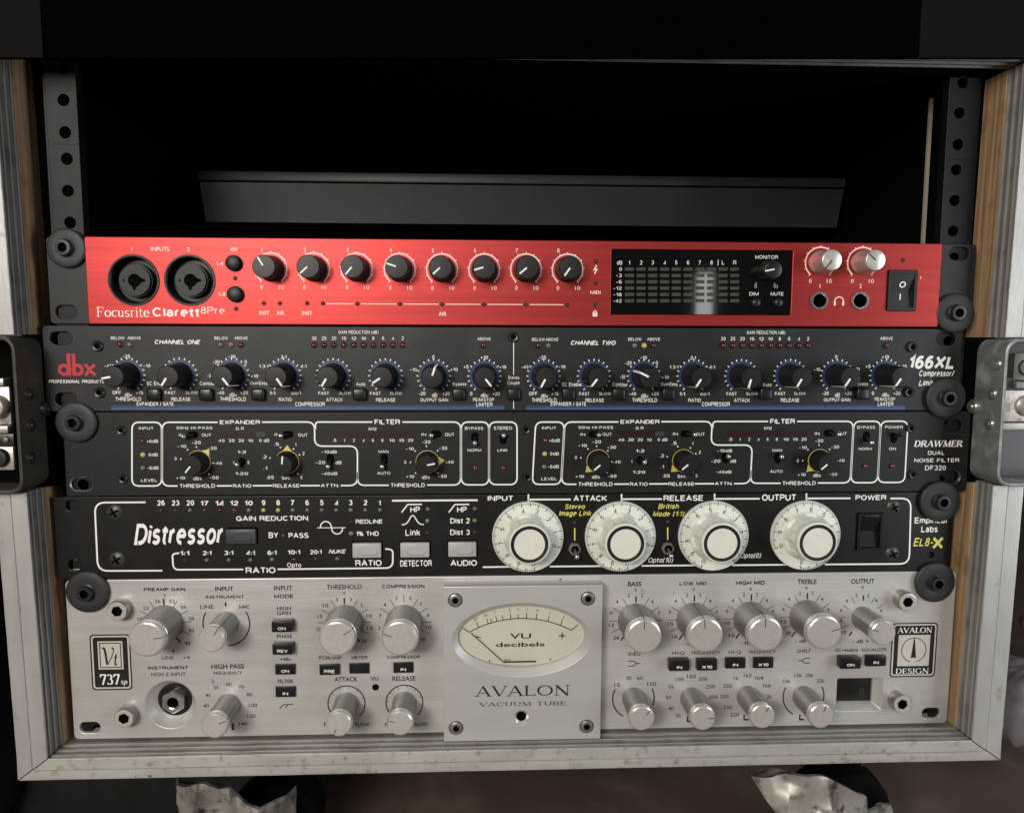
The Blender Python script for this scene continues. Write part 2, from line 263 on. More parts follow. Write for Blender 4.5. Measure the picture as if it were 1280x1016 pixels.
# sans letters drawn as even strokes in a unit box (x 0..1 of the letter width, y 0..1 of the cap height)
def _e(cx, cy, rx, ry, a0, a1, n=10): return ell(cx, cy, rx, ry, a0, a1, n)
XH = .72
def _bowl(cx=.5): return _e(.5, XH/2, .5, XH/2, 0, 360, 20)
SN = {
 'A': (.76, [[(0, 0), (.5, 1), (1, 0)], [(.2, .33), (.8, .33)]]), 'B': (.66, [[(.3, 0), (0, 0), (0, 1), (.6, 1)]+_e(.6, .76, .34, .24, 90, -90)+[(0, .52)], [(0, .52), (.62, .52)]+_e(.62, .26, .38, .26, 90, -90)+[(.2, 0)]]),
 'C': (.72, [_e(.5, .5, .5, .5, 42, 318, 20)]), 'D': (.70, [[(.3, 0), (0, 0), (0, 1), (.45, 1)]+_e(.45, .5, .55, .5, 90, -90, 14)+[(.2, 0)]]), 'E': (.60, [[(1, 1), (0, 1), (0, 0), (1, 0)], [(0, .52), (.9, .52)]]), 'F': (.56, [[(1, 1), (0, 1), (0, 0)], [(0, .5), (.85, .5)]]),
 'G': (.76, [_e(.5, .5, .5, .5, 42, 322, 20)+[(1, .15), (1, .46), (.55, .46)], [(1, .46), (1, -.0)]]), 'H': (.68, [[(0, 0), (0, 1)], [(1, 0), (1, 1)], [(0, .52), (1, .52)]]), 'I': (.001, [[(.5, 0), (.5, 1)]]), 'J': (.5, [[(1, 1), (1, .28)]+_e(.5, .28, .5, .28, 0, -180)]),
 'K': (.68, [[(0, 0), (0, 1)], [(1, 1), (0, .38)], [(.32, .58), (1, 0)]]), 'L': (.54, [[(0, 1), (0, 0), (1, 0)]]), 'M': (.82, [[(0, 0), (0, 1), (.5, .1), (1, 1), (1, 0)]]), 'N': (.68, [[(0, 0), (0, 1), (1, 0), (1, 1)]]),
 'O': (.78, [_e(.5, .5, .5, .5, 0, 360, 28)]), 'P': (.62, [[(0, 0), (0, 1), (.6, 1)]+_e(.6, .74, .4, .26, 90, -90)+[(0, .48)]]), 'Q': (.78, [_e(.5, .5, .5, .5, 0, 360, 28), [(.6, .25), (1, 0)]]), 'R': (.68, [[(0, 0), (0, 1), (.6, 1)]+_e(.6, .75, .36, .25, 90, -90)+[(0, .5)], [(.5, .5), (.85, .42), (.9, .2), (1, 0)]]),
 'S': (.64, [_e(.5, .75, .46, .25, 25, 250, 12)+_e(.5, .25, .5, .26, 78, -155, 14)]), 'T': (.62, [[(0, 1), (1, 1)], [(.5, 1), (.5, 0)]]), 'U': (.68, [[(0, 1), (0, .35)]+_e(.5, .35, .5, .35, 180, 360, 14)+[(1, 1)]]), 'V': (.72, [[(0, 1), (.5, 0), (1, 1)]]),
 'W': (1.05, [[(0, 1), (.25, 0), (.5, 1), (.75, 0), (1, 1)]]), 'X': (.68, [[(0, 0), (1, 1)], [(0, 1), (1, 0)]]), 'Y': (.68, [[(0, 1), (.5, .45), (1, 1)], [(.5, .45), (.5, 0)]]), 'Z': (.6, [[(0, 1), (1, 1), (0, 0), (1, 0)]]),
 '0': (.50, [_e(.5, .5, .5, .5, 0, 360, 24)]), '1': (.26, [[(0, .76), (.6, .82), (1, 1), (1, 0)]]), '2': (.50, [_e(.5, .72, .48, .28, 170, -25, 12)+[(.05, 0), (1, 0)]]), '3': (.50, [_e(.46, .76, .44, .24, 155, -85, 12), _e(.46, .27, .52, .27, 85, -155, 14)]),
 '4': (.54, [[(.78, 0), (.78, 1), (0, .26), (1.02, .26)]]), '5': (.50, [[(.95, 1), (.18, 1), (.08, .52)]+_e(.48, .32, .5, .32, 125, -150, 14)]), '6': (.50, [_e(.5, .30, .5, .30, 0, 360, 20), _e(.58, .52, .58, .48, 60, 190, 10)]), '7': (.48, [[(0, 1), (1, 1), (.55, .5), (.3, 0)]]),
 '8': (.50, [_e(.5, .76, .42, .24, 0, 360, 18), _e(.5, .26, .5, .27, 0, 360, 20)]), '9': (.50, [_e(.5, .70, .5, .30, 0, 360, 20), _e(.42, .48, .58, .48, -120, 10, 10)]),
 'a': (.48, [_e(.48, .50, .44, .22, 160, 0, 8)+[(.92, .1), (1, 0)], _e(.42, .2, .42, .2, 60, 330, 12)+[(.92, .14)], [(.92, .42), (.4, .40)]]), 'b': (.52, [[(0, 1), (0, 0)], _bowl()]), 'c': (.48, [_e(.5, .36, .5, .36, 45, 315, 16)]), 'd': (.52, [[(1, 1), (1, 0)], _bowl()]),
 'e': (.52, [[(.05, .38), (1.0, .38)], _e(.5, .36, .5, .36, 0, 284, 18)]), 'f': (.26, [[(.4, 0), (.4, .8)]+_e(.9, .82, .5, .18, 180, 90, 5), [(-.25, .70), (1, .70)]]), 'g': (.52, [_bowl(), [(1, .72), (1, -.02)]+_e(.5, -.02, .5, .26, 0, -150, 10)]), 'h': (.48, [[(0, 1), (0, 0)], _e(.5, .42, .5, .30, 180, 0, 10)+[(1, 0)]]),
 'i': (.001, [[(.5, 0), (.5, .72)], [(.5, .86), (.5, 1)]]), 'k': (.48, [[(0, 1), (0, 0)], [(.95, .72), (0, .25)], [(.35, .44), (1, 0)]]), 'l': (.001, [[(.5, 0), (.5, 1)]]), 'm': (.80, [[(0, .72), (0, 0)], _e(.25, .46, .25, .26, 180, 0, 8)+[(.5, 0)], _e(.75, .46, .25, .26, 180, 0, 8)+[(1, 0)]]),
 'n': (.48, [[(0, .72), (0, 0)], _e(.5, .42, .5, .30, 180, 0, 10)+[(1, 0)]]), 'o': (.52, [_bowl()]), 'p': (.52, [[(0, .72), (0, -.27)], _bowl()]), 'r': (.28, [[(0, .72), (0, 0)], _e(.9, .38, .9, .34, 175, 90, 6)]), 's': (.44, [_e(.5, .54, .44, .18, 25, 250, 10)+_e(.5, .18, .48, .18, 78, -155, 12)]),
 't': (.26, [[(.4, .92), (.4, .14)]+_e(.85, .14, .45, .14, 180, 285, 5), [(-.35, .70), (1.15, .70)]]), 'u': (.48, [[(0, .72), (0, .3)]+_e(.5, .3, .5, .3, 180, 360, 10), [(1, .72), (1, 0)]]), 'v': (.48, [[(0, .72), (.5, 0), (1, .72)]]), 'x': (.46, [[(0, 0), (1, .72)], [(0, .72), (1, 0)]]), 'y': (.48, [[(0, .72), (.5, 0)], [(1, .72), (.35, -.26), (0, -.26)]]), 'z': (.42, [[(0, .72), (1, .72), (0, 0), (1, 0)]]),
 '-': (.34, [[(0, .38), (1, .38)]]), '+': (.44, [[(0, .4), (1, .4)], [(.5, .1), (.5, .7)]]), '.': (.001, [[(.5, 0), (.5, .13)]]), ':': (.001, [[(.5, .1), (.5, .25)], [(.5, .55), (.5, .7)]]), '/': (.32, [[(0, -.05), (1, 1.05)]]), '(': (.2, [_e(1.2, .42, 1.2, .68, 120, 240, 8)]), ')': (.2, [_e(-.2, .42, 1.2, .68, 60, -60, 8)]),
 '%': (.8, [_e(.18, .76, .18, .22, 0, 360, 14), _e(.82, .24, .18, .22, 0, 360, 14), [(.75, 1), (.25, 0)]]), '|': (.001, [[(.5, -.1), (.5, 1.1)]]), ' ': (.2, []),
}
def sans(st, wt, shear):
    k = (st, wt, shear, 's')
    if k in GM0: return GM0[k]
    q = MB(); x = 0.; q.mi['w'] = 0; q.mats.append(None); zo = 0.
    for c in st:
        w, strokes = SN[c]
        for p in strokes:
            pts = [(x+wt/2+a*w, wt/2+b*(1-wt)) for a, b in p]; pts = [(a+shear*b, b) for a, b in pts]
            out = [pts[0]]
            for t in pts[1:]:
                if math.dist(t, out[-1]) > 1e-4: out.append(t)
            closed = len(out) > 4 and math.dist(out[0], out[-1]) < 1e-3
            if closed: out = out[:-1]
            q.ribbon(out, wt, 'w', zo, closed); zo -= .004
        x += w+wt+.095+(.04 if wt < .16 else 0)
    v = np.array(q.v); GM0[k] = (v[:, [0, 2]], q.f, v[:, 1]); return GM0[k]
GM0 = {}
class Print:
    """flat print of one panel: strokes, and strings set in fitted boxes"""
    def __init__(s, y, font='s'): s.mb = MB(); s.y = y; s.t = []; s.font = font
    def T(s, st, px, py, w=None, h=5., m='white', bold=.012, shear=0., rot=0., mm=False, font=None):
        if mm: x, z = px, py; k = 1.
        else: x, z = P(px, py, s.y); k = ppm(px, py, s.y)
        font = font or s.font
        if font == 'b' and 'M' in st: font = 's'; bold = .028+bold*.8
        if font == 'b': glyphs(st, bold, shear)
        s.t.append((st, bold, shear, x, z, w*k if w else None, h*k, m, rot, font))
def finish_print(pr, name, parent, kind=None):
    for st, bold, shear, x, z, w, h, m, rot, font in pr.t:
        if font == 's': v, f, zo = sans(st, round(.112+bold*2.3, 3), shear)
        else: v, f = GM[(st, bold, shear)]; zo = None
        x0, x1 = v[:, 0].min(), v[:, 0].max(); y0, y1 = v[:, 1].min(), v[:, 1].max()
        ky = h/max(1e-6, (y1-y0)); kx = w/(x1-x0) if w else ky*.95
        if (y1-y0) < .3: ky = kx = h
        a = (v[:, 0]-(x0+x1)/2)*kx; b = (v[:, 1]-(y0+y1)/2)*ky; c, q = math.cos(rot), math.sin(rot)
        pr.mb.add([(x+i*c-j*q, pr.y-.03+(zo[n] if zo is not None else 0), z+i*q+j*c) for n, (i, j) in enumerate(zip(a, b))], f, m)
    return part(name, pr.mb, parent, smooth=0, kind=kind)
TK, TN = .15, .06
SER = {
 'A': (.95, [([(.10, .02), (.46, 1)], TN), ([(.44, 1), (.82, .02)], TK), ([(.22, .34), (.70, .34)], .05), sf(.10, .02), sf(.82, .02)]),
 'V': (.92, [([(.10, .98), (.47, 0)], TK), ([(.47, 0), (.82, .98)], TN), sf(.10, .98), sf(.82, .98, .26)]),
 'L': (.74, [([(.18, 0), (.18, 1)], TK), ([(.1, .025), (.66, .025), (.69, .24)], .05), sf(.18, .98), sf(.18, .02)]),
 'O': (1.02, [(ell(.51, .5, .40, .47, 0, 360, 32), 'n')]),
 'N': (1.0, [([(.18, .02), (.18, .98)], TN), ([(.14, 1), (.82, 0)], TK), ([(.82, 0), (.82, .98)], TN), sf(.18, .02), sf(.82, .98)]),
 'D': (.92, [([(.18, 0), (.18, 1)], TK), ([(.1, .975)]+ell(.36, .5, .44, .475, 90, -90, 20)+[(.1, .025)], 'n')]),
 'E': (.76, [([(.18, 0), (.18, 1)], TK), ([(.08, .975), (.62, .975), (.65, .78)], .05), ([(.18, .52), (.52, .52)], .05), ([(.52, .40), (.52, .64)], .04), ([(.08, .025), (.66, .025), (.70, .24)], .05)]),
 'S': (.66, [(ell(.33, .735, .20, .235, 35, 265, 14)+ell(.33, .265, .22, .24, 80, -150, 14), 'n'), ([(.52, .70), (.52, .96)], .04), ([(.11, .03), (.11, .30)], .04)]),
 'I': (.40, [([(.2, 0), (.2, 1)], TK), sf(.2, .98), sf(.2, .02)]),
 'G': (.96, [(ell(.50, .5, .38, .47, 42, 335, 26), 'n'), ([(.80, .05), (.80, .42)], TK), sf(.78, .43, .28), ([(.80, .72), (.80, .97)], .04)]),
 'C': (.88, [(ell(.49, .5, .38, .47, 42, 318, 26), 'n'), ([(.79, .70), (.79, .97)], .04)]),
 'U': (.94, [([(.20, .98), (.20, .32)]+ell(.49, .32, .29, .29, 180, 360, 14)+[(.78, .98)], 'n'), sf(.20, .98), sf(.78, .98, .24)]),
 'M': (1.12, [([(.16, .02), (.20, .98)], TN), ([(.18, 1), (.56, .02)], TK), ([(.56, .02), (.92, 1)], TN), ([(.92, 1), (.96, .02)], TK), sf(.16, .02), sf(.96, .02)]),
 'T': (.80, [([(.40, 0), (.40, 1)], TK), ([(.07, .76), (.09, .975), (.71, .975), (.73, .76)], .05), sf(.40, .02)]),
 'B': (.82, [([(.18, 0), (.18, 1)], TK), ([(.08, .975)]+ell(.40, .745, .24, .23, 90, -90, 12)+[(.18, .515)], 'n'), ([(.18, .515)]+ell(.42, .27, .29, .245, 90, -90, 12)+[(.08, .025)], 'n')]),
 'F': (.68, [([(.16, 0), (.16, 1)], .11), ([(.06, .975), (.58, .975), (.61, .76)], .05), ([(.16, .50), (.46, .50)], .05), ([(.46, .40), (.46, .60)], .04), sf(.16, .02)]),
 'o': (.58, [(ell(.29, .32, .22, .31, 0, 360, 24), 'n')]), 'c': (.50, [(ell(.29, .32, .21, .31, 50, 310, 18), 'n')]),
 'u': (.62, [([(.14, .62), (.14, .18)]+ell(.29, .19, .15, .17, 180, 350, 10), 'n'), ([(.46, .64), (.46, .0)], .10), sf(.12, .62, .16), sf(.43, .62, .14), sf(.50, .02, .14)]),
 's': (.44, [(ell(.21, .47, .13, .155, 30, 265, 10)+ell(.21, .165, .145, .15, 80, -150, 10), 'n')]),
 'r': (.44, [([(.14, .64), (.14, 0)], .10), (ell(.27, .44, .13, .17, 170, 60, 8), .06), sf(.14, .02, .22), sf(.11, .62, .14)]),
 'i': (.30, [([(.15, .64), (.15, 0)], .10), sf(.15, .02, .22), sf(.12, .62, .14), ([(.15, .80), (.15, .92)], .12)]),
 't': (.38, [([(.16, .86), (.16, .14)]+ell(.27, .13, .11, .11, 180, 300, 6), .09), ([(.03, .61), (.34, .61)], .05)]),
 'e': (.52, [(ell(.28, .32, .20, .31, 5, 320, 20), 'n'), ([(.08, .34), (.48, .34)], .05)]),
 '7': (.56, [([(.06, .74), (.08, .95), (.52, .95)], .11), ([(.50, .97), (.22, 0)], .13)]),
 '3': (.56, [(ell(.25, .74, .17, .22, 150, -80, 12), 'n'), (ell(.26, .28, .20, .25, 85, -155, 14), 'n')]),
 'p': (.58, [([(.14, .64), (.14, -.30)], .10), (ell(.28, .32, .19, .29, 150, -150, 18), 'n'), sf(.14, -.28, .22)]),
 'R': (.90, [([(.18, 0), (.18, 1)], TK), ([(.08, .975)]+ell(.42, .74, .25, .235, 90, -90, 12)+[(.18, .505)], 'n'), ([(.42, .50), (.80, .02)], TK), sf(.18, .02), sf(.84, .02, .2)]),
 'W': (1.3, [([(.10, .98), (.38, 0)], TK), ([(.38, 0), (.66, .98)], TN), ([(.62, .98), (.92, 0)], TK), ([(.92, 0), (1.2, .98)], TN), sf(.10, .98), sf(.64, .98), sf(1.2, .98, .24)]),
 ' ': (.5, []),
}
def serif(mb, st, x0, x1, z0, z1, m, y, weight=1., shear=0., track=0.):
    """serif word set from x0 to x1, baseline z0, cap height z1"""
    h = z1-z0; tot = sum(SER[c][0]+track for c in st)-track; k = (x1-x0)/tot; x = 0.; yy = y-.03
    for c in st:
        adv, strokes = SER[c]
        for pts, w in strokes:
            q = [(x0+(x+a+0*b)*k+shear*b*h, z0+b*h) for a, b in pts]
            if w == 'n':
                n = len(q); v = []
                cl = math.dist(q[0], q[-1]) < 1e-3*h; 
                for i in range(n):
                    a = q[i-1] if i else (q[-2] if cl else q[0]); b = q[i+1] if i < n-1 else (q[1] if cl else q[-1])
                    d = Vector((b[0]-a[0], b[1]-a[1])).normalized(); ww = (TN*.8+(TK-TN*.8)*abs(d.y)**1.3)*h*weight
                    nn = Vector((-d.y, d.x)); 
                    for sg in (1, -1): v.append((q[i][0]+nn.x*ww/2*sg, yy, q[i][1]+nn.y*ww/2*sg))
                mb.add(v, [(2*i, 2*i+1, 2*i+3, 2*i+2) for i in range(n-1)], m)
            else: mb.ribbon(q, w*h*weight, m, yy)
            yy -= .004
        x += adv+track
# ================================================================== FLIGHT CASE
XL, XR, ZB, ZT, FD = -246.2, 244.8, -267.6, 88.0, -16.0     # inner walls, front depth of the extrusions
case = thing('flight_case', 'open worn aluminium edged flight case holding five rack units', 'flight case', (0, 0, ZB-12.5))
AL, AR, AB = 16.5, 18.0, 12.6
TRL = (-127.0, -50.2); TRR = (-126.0, -50.0)   # z range of the latch dishes (left, right)
def lean(x, z): return math.copysign(.0135*(z-ZB), x) if abs(x) > 200 else 0.
def profile(A, t=.45):
    """extrusion section: (outward, depth) from the inner wall round the front to the outside; ribs stand proud of the inner wall"""
    p = []
    ribs = [-2.9, -7.6, -12.4]
    for r in ribs: p += [(0.9, r+.9, 'groove'), (0.9, r+.6, 'groove'), (0., r+.42, 'face'), (0., r-.42, 'face'), (0.9, r-.6, 'groove')]
    p += [(0.9, FD+1.6, 'groove'), (0, FD+1.2, 'face'), (0, FD+.3, 'face'), (.3, FD, 'face'), (A*t-.3, FD-.15, 'face'), (A*t, FD+.1, 'face'), (A*t+.35, FD+1.6, 'face'), (A*t+1.0, FD+2.3, 'groove'), (A*t+1.5, FD+1.5, 'face'),
          (A-1.6, FD+1.15, 'face'), (A-.5, FD+1.3, 'face'), (A, FD+2.4, 'face'), (A, 16, 'face')]
    return p
def extrusion(name, side, A, z0=None, z1=None, face='extr', t=.45, label=None):
    mb = MB(); pr = profile(A, t); ends = []
    def cp(a, e):
        g = .38
        if side == 'L': x = XL-a; return (x, (ZB-a*AB/AL+g if e == 0 else ZT+a*AB/AL-g) if (z0, z1)[e] is None else (z0, z1)[e])
        if side == 'R': x = XR+a; return (x, (ZB-a*AB/AR+g if e == 0 else ZT+a*AB/AR-g) if (z0, z1)[e] is None else (z0, z1)[e])
        if side == 'B': return ((XL-a*AL/AB+g, XR+a*AR/AB-g)[e], ZB-a)
        if side == 'T': return ((XL-a*AL/AB+g, XR+a*AR/AB-g)[e], ZT+a)
    n = len(pr); N = 24; v = []
    for e in range(N+1):
        for a, y, _ in pr:
            p0, p1 = cp(a, 0), cp(a, 1); k = e/N; w = .12*math.sin(e*1.9+a)*(0 < e < N)
            X_, Z_ = p0[0]+(p1[0]-p0[0])*k, p0[1]+(p1[1]-p0[1])*k
            v.append((X_+lean(X_, Z_), y+w*.6, Z_))
    for j in range(n-1):
        f = [(e*n+j, e*n+j+1, (e+1)*n+j+1, (e+1)*n+j) for e in range(N)]
        m = face if pr[j+1][2] == 'face' else 'groove'
        if j == 0: mb.add(v, f, m); b = len(mb.v)-len(v)
        else:
            kk = mb._m(m)
            for q in f: mb.f.append(tuple(b+i for i in q)); mb.m.append(kk)
    kk = mb._m(face)
    for e in (0, N): mb.f.append(tuple(b+e*n+j for j in range(n))); mb.m.append(kk)
    return part(name, mb, case, smooth=25, label=label)
extrusion('edge_extrusion', 'L', AL, z0=TRL[1]+.8, label='upper left grooved aluminium edge, warm and dull')
extrusion('edge_extrusion', 'L', AL, z1=TRL[0]-.8, label='lower left grooved aluminium edge')
extrusion('edge_extrusion', 'R', AR, z0=TRR[1]+.8, label='upper right grooved aluminium edge, bright')
extrusion('edge_extrusion', 'R', AR, z1=TRR[0]-.8, label='lower right grooved aluminium edge')
extrusion('edge_extrusion', 'B', AB, face='extr_b', t=.48, label='bottom aluminium edge with dark scuffs')
extrusion('edge_extrusion', 'T', AB, label='top edge, mostly hidden behind the added black panel')
sm = MB(); 
for px, py, w, h, r in ((169.5, 970.5, .35, 1.9, .1), (186, 969.5, 1.3, 1.0, .2), (187, 972, .9, .7, .3), (1057, 942, .9, 1.6, .6), (345, 957, 2.4, .35, 0), (668, 936.5, 3.2, .35, 0), (705, 936, 2.2, .3, 0), (560, 937.5, 1.5, .4, 0), (1078, 955.5, 1.2, .9, .2)):
    x, z = P(px, py, FD-.2); c, d = math.cos(r), math.sin(r); y = FD-.22 if py > 962 or py < 958 else FD-.22
    sm.add([(x+a*c-b*d, y, z+a*d+b*c) for a, b in ((-w/2, -h/2), (w/2, -h/2*.6), (w/2*.7, h/2), (-w/2*.8, h/2*.7))], [(0, 1, 2, 3)], 'darkgrey_print')
part('scuff_marks', sm, case, smooth=0, label='small dark scuffs on the bottom edge')
# plywood, and inner boards with the interior's darkness painted black
def board(name, x0, x1, y0, y1, z0, z1, m, bev=0, label=None):
    mb = MB(); mb.box(x0, x1, y0, y1, z0, z1, m, bev)
    if name == 'plywood_edge': mb.v = [(x+lean(x, z), y, z) for x, y, z in mb.v]
    return part(name, mb, case, label=label)
for x0, x1 in ((XL-9, XL+.5), (XR-.5, XR+9)):
    b = x0 if x0 < 0 else x1
    for za, zb in ((ZB+.2, TRL[0]-1), (TRL[1]+1, ZT-.2)): board('plywood_edge', x0, x1, -1.9, 14, za, zb, 'ply', label='bare plywood edge of the side wall')
    board('side_wall', x0-.2 if x0 < 0 else x0+.3, x1-.3 if x0 < 0 else x1+.2, 14.5, 400, ZB, ZT, 'unlit_black')
    board('side_wall', x0, x1, -.5, 14, TRL[0]-.9, TRL[1]+.9, 'unlit_black')
board('floor_board', XL-9, XR+9, 16.2, 400, ZB-9, ZB-.2, 'unlit_black')
board('sill_board', XL, XR, -.9, 16, ZB-9, ZB-.3, 'groove')
board('top_board', XL-9, XR+9, 2, 400, ZT+.4, ZT+9, 'unlit_black')
board('back_board', XL-9, XR+9, 400.3, 408, ZB-9, ZT+9, 'unlit_black')
board('batten', 238.0, 239.9, 44, 45.5, -12, P(1165, 118, 44)[1], 'pale', label='pale strip of wood inside the right wall')
# rack rails with holes
def rail(x0, x1, holes, zj, label):
    r = plate('rack_rail', [(x0, ZB+1), (x1, ZB+1), (x1, ZT-3), (x0, ZT-3)], [circ((x0+x1)/2+dx, z, 2.8, 20) for dx, z in holes], 1.6, 3.8, 'rail', case, .3, label)
    mb = MB(); inner = x1 if x0 < 0 else x0; o = 1 if x0 < 0 else -1
    mb.box(min(inner, inner-o*2.2), max(inner, inner-o*2.2), 3.9, 7, ZB+1, ZT-3, 'rail')
    xo = x0 if x0 < 0 else x1; mb.box(min(xo, xo-o*2.2), max(xo, xo-o*2.2), -1.0 if False else 3.9, 30, ZB+1, ZT-3, 'rail')
    base = Vector((0, 0, 0)); f = MB(); f.v = [(a, b, c) for a, b, c in mb.v]; f.f = mb.f; f.m = mb.m; f.mats = mb.mats; f.mi = mb.mi
    sub('flange', f, r)
    g = MB(); g.box(x0+2.5, x1-.5, 1.2, 1.62, zj-.35, zj+.35, 'rail'); g.v = [(a, b, c) for a, b, c in g.v]; sub('seam', g, r)
hl = [(P(x, y, 2)[0]+229.8, P(x, y, 2)[1]) for x, y in ((79.5, 85), (80.3, 125.5), (82.3, 166), (84.5, 199), (85.8, 239), (88.5, 278.5))]
hl += [(0, z) for z in (-92.4, -127.5, -142, -172, -186, -262)]
hr = [(P(x, y, 2)[0]-229.2, P(x, y, 2)[1]) for x, y in ((1202, 103.6), (1198, 141.5), (1196.2, 181), (1194, 212.5), (1192, 251), (1190, 289))]
hr += [(0, z) for z in (-7.5, -51.5, -94, -127.5, -172, -262)]
rail(-237.6, -222.4, hl, P(80, 180, 2)[1], 'left black steel rail with round holes')
rail(221.4, 237.8, hr, P(1190, 199, 2)[1], 'right black steel rail with round holes')
# latch dishes let into both sides
def dish(side, m, mp):
    sg = -1 if side == 'L' else 1; X0 = (XL+.4) if side == 'L' else (XR-.4); z0, z1 = TRL if side == 'L' else TRR
    def U(off):
        p = []; r = 7-off; xo = X0+sg*off
        p.append((X0+sg*46, z1-off))
        for i in range(7): t = math.radians(90*i/6); p.append((xo+sg*(r-r*math.sin(t)), z1-off-(r-r*math.cos(t))))
        for i in range(7): t = math.radians(90*i/6); p.append((xo+sg*(r-r*math.cos(t)), z0+off+(r-r*math.sin(t))))
        p.append((X0+sg*46, z0+off)); return p
    a, b = U(0), U(1.5); n = len(a); YF = FD-5.5; mb = MB()
    v = [(x, YF+.4, z) for x, z in a]+[(x, YF+.4, z) for x, z in b]+[(x, .0, z) for x, z in a]+[(x, .0, z) for x, z in b]+[(x+(u-x)*.5, YF, z+(w-z)*.5) for (x, z), (u, w) in zip(a, b)]
    f = []
    for i in range(n-1): f += [(i, i+1, 4*n+i+1, 4*n+i), (n+i, n+i+1, 4*n+i+1, 4*n+i), (i, i+1, 2*n+i+1, 2*n+i), (n+i, n+i+1, 3*n+i+1, 3*n+i), (2*n+i, 2*n+i+1, 3*n+i+1, 3*n+i)]
    mb.add(v, f, m); d = part('latch_dish', mb, case, label='zinc latch dish in the left edge, shade painted dark' if side == 'L' else 'mottled zinc latch dish in the right edge')
    base = Vector((0, 0, 0))
    def subm(name, q, label=None): q.v = [(x-base.x, y-base.y, z-base.z) for x, y, z in q.v]; return sub(name, q, d, label=label)
    q = MB(); q.box(min(X0+sg*2, X0+sg*46), max(X0+sg*2, X0+sg*46), -4, -2.6, z0+2, z1-2, mp if side == 'L' else 'greyplastic'); subm('back_plate', q)
    riv = [(36.5, 493), (39, 531.5), (38.5, 572)] if side == 'L' else [(1246.5, 455), (1240.5, 492), (1237, 529.5)]
    for px, py in riv:
        # rivet sits on the inner wall: find its depth from the wall plane x = X0
        dv = FW*FPX+RI*(px-640)+DN*(py-508); q0 = CP+dv*((X0-CP[0])/dv[0])
        r = MB(); r.lathe([(0, 1.5), (1.1, 1.45), (1.6, 1.0), (2.6, 1.1), (3.1, .6), (3.3, 0)], 'dark_steel' if side == 'L' else 'steel', 0, 0, 0, 20)  # left rivets and bolt take a darker steel as painted shade
        r.v = [(X0-sg*(-y), q0[1]+x, q0[2]+z) for x, y, z in r.v]; subm('rivet', r)
    # bolt head lower in the shade next to the rail
    px, py = (55.5, 511) if side == 'L' else (1219, 508)
    dv = FW*FPX+RI*(px-640)+DN*(py-508); q0 = CP+dv*((X0-CP[0])/dv[0])
    r = MB(); r.lathe([(0, 3.2), (1.2, 3.1), (1.7, 2.2), (3.2, 2.4), (3.9, 1.6), (4.1, 0)], 'dark_steel' if side == 'L' else 'steel', 0, 0, 0, 20)
    r.v = [(X0-sg*(-y), q0[1]+x, q0[2]+z) for x, y, z in r.v]; subm('bolt', r)
    # latch hardware on the back plate
    h = MB(); B = -4.2
    def X(px, py): return P(px, py, B-3)
    if side == 'L':
        xa = X0-46; xe = P(13.5, 520, B-3)[0]
        for (ya, yb, hh, mm) in ((472, 482, 7, 'plate'), (482, 531, 3, 'plate'), (531, 541, 6, 'plate'), (541, 558, 2, 'dark_steel'), (558, 588, 3, 'plate')):
            h.box(xa, min(xe, X0-2.5), B-hh, B, X(5, yb)[1]+.2, X(5, ya)[1]-.2, mm, .5)
        subm('latch_plate', h, 'bright steel latch parts behind the left dish edge')
        k = MB(); c = P(-1, 508, B-3); k.lathe([(0, 8), (4.6, 7.4), (5.6, 6), (5.8, 3)], 'plate', c[0], B, c[1], 24); c = P(1, 572, B-3); k.lathe([(0, 6), (4, 5.4), (4.6, 4), (4.8, 3)], 'dark_steel', c[0], B, c[1], 24)
        c = P(7, 549.5, B-3); k.lathe([(0, 3.6), (1.2, 3.4), (1.8, 2)], 'steel', c[0], B, c[1], 14); subm('latch_spindle', k)
    else:
        xb = X0+46; xs = X0+2.2
        for (ya, yb, hh, mm) in ((441, 475, 9, 'lbutton'), (476, 486, 3, 'steel'), (487, 527, 5, 'plate'), (528, 538, 3, 'castor')):
            h.box(xs if ya > 480 else P(1272, 460, B-3)[0], xb, B-hh, B, X(1272, yb)[1]+.2, X(1272, ya)[1]-.2, mm, .5)
        subm('latch_plate', h, 'steel latch parts behind the right dish edge')
        k = MB(); c = P(1281, 459, B-9); k.lathe([(0, 10.5), (3.4, 10.4), (4, 9.4)], 'dark_steel', c[0], B, c[1], 24); c = P(1282, 507, B-5); k.lathe([(0, 7.5), (4.4, 7), (5.6, 6), (5.9, 4)], 'castor', c[0], B, c[1], 24); subm('latch_spindle', k)
dish('L', 'shaded_zinc', 'unlit_black'); dish('R', 'zinc', 'greyplastic')
ZF = ZB-AB-108
